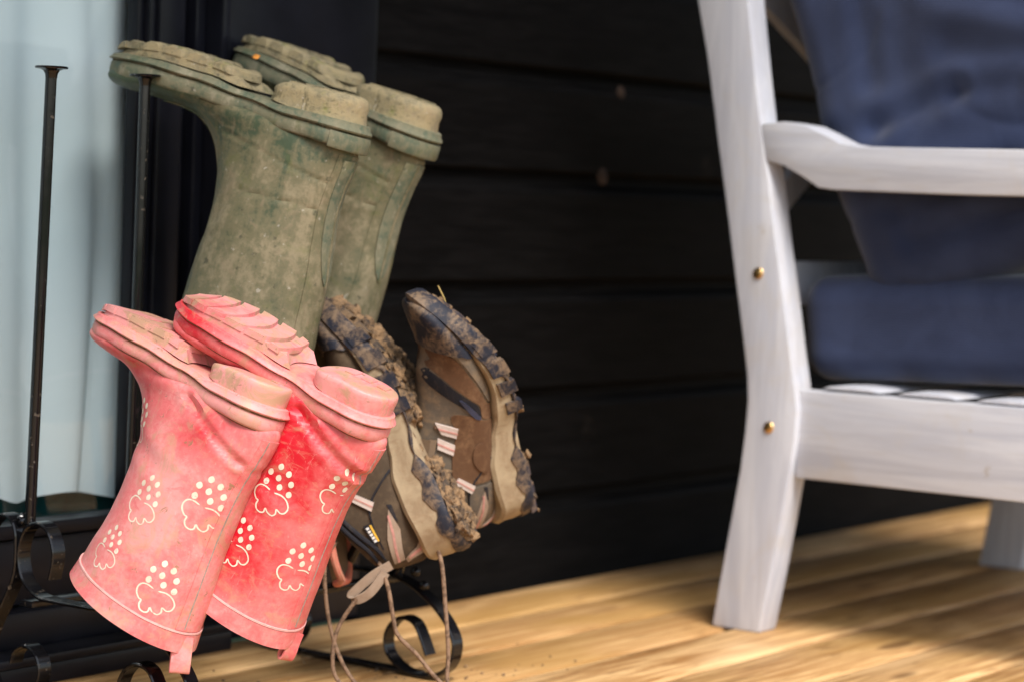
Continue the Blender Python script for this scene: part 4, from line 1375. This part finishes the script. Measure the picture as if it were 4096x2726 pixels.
        # padded collar ridges
        for dz in (0, .009):
            V2, F2 = [], []
            base = [(.010, .080 + dz), (.024, .083 + dz * .9), (.042, .093 + dz * .8), (.060, .102 + dz * .7), (.082, .110 + dz * .6)]
            P = spline([(a, b, 0) for a, b in base], 26)
            pts = []
            for p in P:
                q, m = cast(bv, p.x, p.y, sd)
                pts.append(q + m * .0010)
            tube('collar_ridge', pts, lambda t: .0030 * (1 - .5 * abs(2 * t - 1) ** 3), M['mesh'], root, 8)
        # webbing loops
        for lp in ([(.155, .088), (.144, .068), (.133, .073), (.141, .0865)], [(.137, .0915), (.125, .0765), (.114, .0815), (.125, .0955)], [(.0856, .0817), (.0682, .0645), (.0603, .0705), (.0809, .0887)]):
            w = panel('lace_loop', bv, lp, sd, .0034, M['webpale'], root, .003, .001, False)
            a, b, c, d = [Vector(q) for q in lp]
            m1, m2 = (a + d) / 2, (b + c) / 2
            e = (d - a) * .09
            panel('stripe', bv, [tuple(m1 - e), tuple(m2 - e), tuple(m2 + e), tuple(m1 + e)], sd, .0040, M['webpink'], w, .004, 0, False)
        st = [(.0557, .0534), (.0326, .0508), (.0040, .0610), (.0040, .0735), (.0275, .0672)]
        w = panel('heel_strap', bv, st, sd, .0030, M['web'], root, .003, .001, False)
        panel('stripe', bv, [(.050, .0548), (.030, .0580), (.0042, .0665), (.0042, .0690), (.030, .0605), (.050, .0570)], sd, .0036, M['webpink'], w, .004, 0, False)
        w = panel('heel_strap', bv, [(.0200, .0340), (.0135, .0300), (.0040, .0400), (.0010, .0600), (.0040, .0600), (.0100, .0450)], sd, .0030, M['web'], root, .003, .001, False)
        panel('stripe', bv, [(.0165, .0345), (.0145, .0330), (.0065, .0420), (.0032, .0560), (.0048, .0560), (.0090, .0430)], sd, .0036, M['webpink'], w, .004, 0, False)
        panel('slot', bv, [(.061, .0533), (.0590, .0485), (.0400, .0495), (.0450, .0520)], sd, .0024, M['mesh'], root, .003, .0, False)
        panel('seam_groove', bv, [(.093, .036), (.083, .050), (.0725, .0635), (.060, .0725), (.042, .0750), (.020, .0752), (.020, .0765), (.042, .0765), (.061, .0740), (.0740, .0650), (.0845, .0510), (.0945, .0375)], sd, .0021, M['mesh'], root, .003, .0, False)
    if k == 1:
        sd = -1
        t = panel('label_tag', bv, [(.0495, .0852), (.0495, .0752), (.0290, .0738), (.0275, .0820)], sd, .0030, M['mesh'], root, .003, .001, False)
        panel('label_stripe', bv, [(.0480, .0785), (.0480, .0763), (.0300, .0750), (.0297, .0770)], sd, .0036, M['yellow'], t, .003, 0, False)
        for q in range(5):
            x0 = .0468 - q * .0036
            z0_ = .0832 - q * .0006
            panel('label_letter', bv, [(x0, z0_), (x0, z0_ - .0032), (x0 - .0024, z0_ - .0034), (x0 - .0024, z0_ - .0003)], sd, .0036, M['white'], t, .003, 0, False)
        # coral insert and yellow piping under the arch
    band('arch_insert', foot_loop([(.08, .012), (.11, .016), (.14, .010)], .086, .134, .018, .018, 16), lambda x: .0005, lambda x: .012, [(-.004, 0), (0, .2), (0, 1)], M['coral'], root).location = (0, -.019, .0)
    tube('arch_piping', [(.092, -.003, .001), (.112, -.001, .0035), (.134, .0, -.001)], .0022, M['yellow'], root, 8, 14)
    WARP[0] = None
    # tongue
    V, Fc = [], []
    n1, n2 = 16, 13
    for lvl in (0, 1):
        for i in range(n1):
            t = i / (n1 - 1)
            for j in range(n2):
                v = -1 + 2 * j / (n2 - 1)
                wd = .030 * (1 - .12 * t) * (1 if t < .75 else math.sqrt(max(.05, 1 - ((t - .75) / .27) ** 2)))
                c = Vector((.138 - .106 * t - .020 * t * t, v * wd, .108 + .046 * t - .008 * t * t - .010 * v * v))
                V.append(c + Vector((.35, 0, 1)).normalized() * (.004 if lvl else -.004))
    N = n1 * n2
    for i in range(n1 - 1):
        for j in range(n2 - 1):
            q = (i * n2 + j, i * n2 + j + 1, (i + 1) * n2 + j + 1, (i + 1) * n2 + j)
            Fc += [q, tuple(N + z for z in q)]
        for j in (0, n2 - 1): Fc.append((i * n2 + j, (i + 1) * n2 + j, N + (i + 1) * n2 + j, N + i * n2 + j))
    for j in range(n2 - 1): Fc += [((n1 - 1) * n2 + j, (n1 - 1) * n2 + j + 1, N + (n1 - 1) * n2 + j + 1, N + (n1 - 1) * n2 + j)]
    tg = obj('tongue', V, Fc, M['lining'], root)
    ed = []
    for i in range(n1): ed.append(V[N // 1 - N + i * n2])
    rimp = [Vector(V[i * n2]) for i in range(3, n1)] + [Vector(V[(n1 - 1) * n2 + j]) for j in range(1, n2)] + [Vector(V[i * n2 + n2 - 1]) for i in range(n1 - 1, 2, -1)]
    tube('tongue_binding', [p + Vector((0, 0, .004)) for p in rimp], .0042, M['coral'], tg, 8)
    # zigzag laces between the loops
    zz = [(.150, -.026, .090), (.146, .024, .096), (.132, -.026, .100), (.128, .024, .106), (.112, -.024, .110)]
    tube('lace', zz, .0026, M['lace'], root, 8, 60)
    return root, lf

def shoe_part_world(o, root):
    o.parent = root
    o.matrix_parent_inverse = root.matrix_world.inverted()
    return o

m1 = pose(5.65, 61.5, -19.0, (2.035, 1.5500, .1750)) @ Matrix.Translation((.001, 0, .004)) @ Matrix.Scale(1.005, 4)
s1, sl1 = hiking_shoe('brown hiking shoe with thick dried mud on its sole, laces trailing', m1, 1)
ax2, az2_, y2_ = Vector((-0.4181, -0.0543, 0.9068)), Vector((-0.8136, 0.4663, -0.3473)), Vector((0.4040, 0.8829, 0.2392))
m2 = Matrix(((ax2.x, y2_.x, az2_.x, 2.1609), (ax2.y, y2_.y, az2_.y, 1.5758), (ax2.z, y2_.z, az2_.z, 0.1990), (0, 0, 0, 1))) @ Matrix.Scale(.935, 4)
s2, sl2 = hiking_shoe('brown and tan hiking shoe with blue toe cap, rightmost on the rack', m2, 2)
LACES = [([(1.962, 1.668, .165), (1.934, 1.659, .147), (1.934, 1.655, .101), (1.938, 1.645, .060), (1.945, 1.630, .029), (1.955, 1.605, .006), (1.975, 1.565, .0045)], s1),
         ([(1.953, 1.630, .109), (1.941, 1.643, .079), (1.936, 1.646, .051), (1.938, 1.641, .024), (1.950, 1.615, .0045), (1.985, 1.57, .0045)], s1),
         ([(1.985, 1.640, .165), (1.972, 1.605, .127), (1.975, 1.597, .090), (1.978, 1.592, .072), (1.990, 1.575, .052), (2.000, 1.558, .030), (2.012, 1.53, .0045)], s1),
         ([(2.014, 1.585, .180), (2.007, 1.561, .154), (2.008, 1.553, .102), (2.009, 1.548, .056), (2.006, 1.545, .024), (2.000, 1.525, .0045), (1.975, 1.49, .0045)], s1)]
for pts, r_ in LACES: shoe_part_world(tube('lace', pts, .0023, M['lace'], None, 10, 70), r_)
# webbing pull loop hanging from the heel of the muddy shoe
def web_loop():
    P = spline([(1.976, 1.603, .146), (1.963, 1.617, .134), (1.951, 1.632, .116), (1.950, 1.634, .111), (1.954, 1.629, .108), (1.962, 1.618, .117), (1.972, 1.607, .138)], 40)
    V, Fc = [], []
    wv = Vector((.45, -.15, -.55)).normalized()
    for i, p in enumerate(P):
        d = (P[min(i + 1, 39)] - P[max(i - 1, 0)]).normalized()
        w = (wv - d * wv.dot(d)).normalized()
        nn = d.cross(w) * .0008
        for a in (-1, 1):
            for b in (-1, 1): V.append(p + w * a * .0052 + nn * b)
    for i in range(39):
        a, b = i * 4, i * 4 + 4
        Fc += [(a, a + 1, b + 1, b), (a + 2, a + 3, b + 3, b + 2), (a, a + 2, b + 2, b), (a + 1, a + 3, b + 3, b + 1)]
    return obj('pull_loop', V, Fc, M['web'])
shoe_part_world(web_loop(), s1)
# straw caught in the far shoe's tread
spring = lambda x: .060 * max(0, min(1.2, (x - .13) / .165)) ** 2
tube('straw', [(.258, .006, .004 + spring(.258)), (.272, .008, -.004 + spring(.272)), (.280, .003, -.012 + spring(.28)), (.300, .008, -.016 + spring(.29))], lambda t: .0011 * (1.15 - .5 * t), M['straw'], s2, 6, 14)
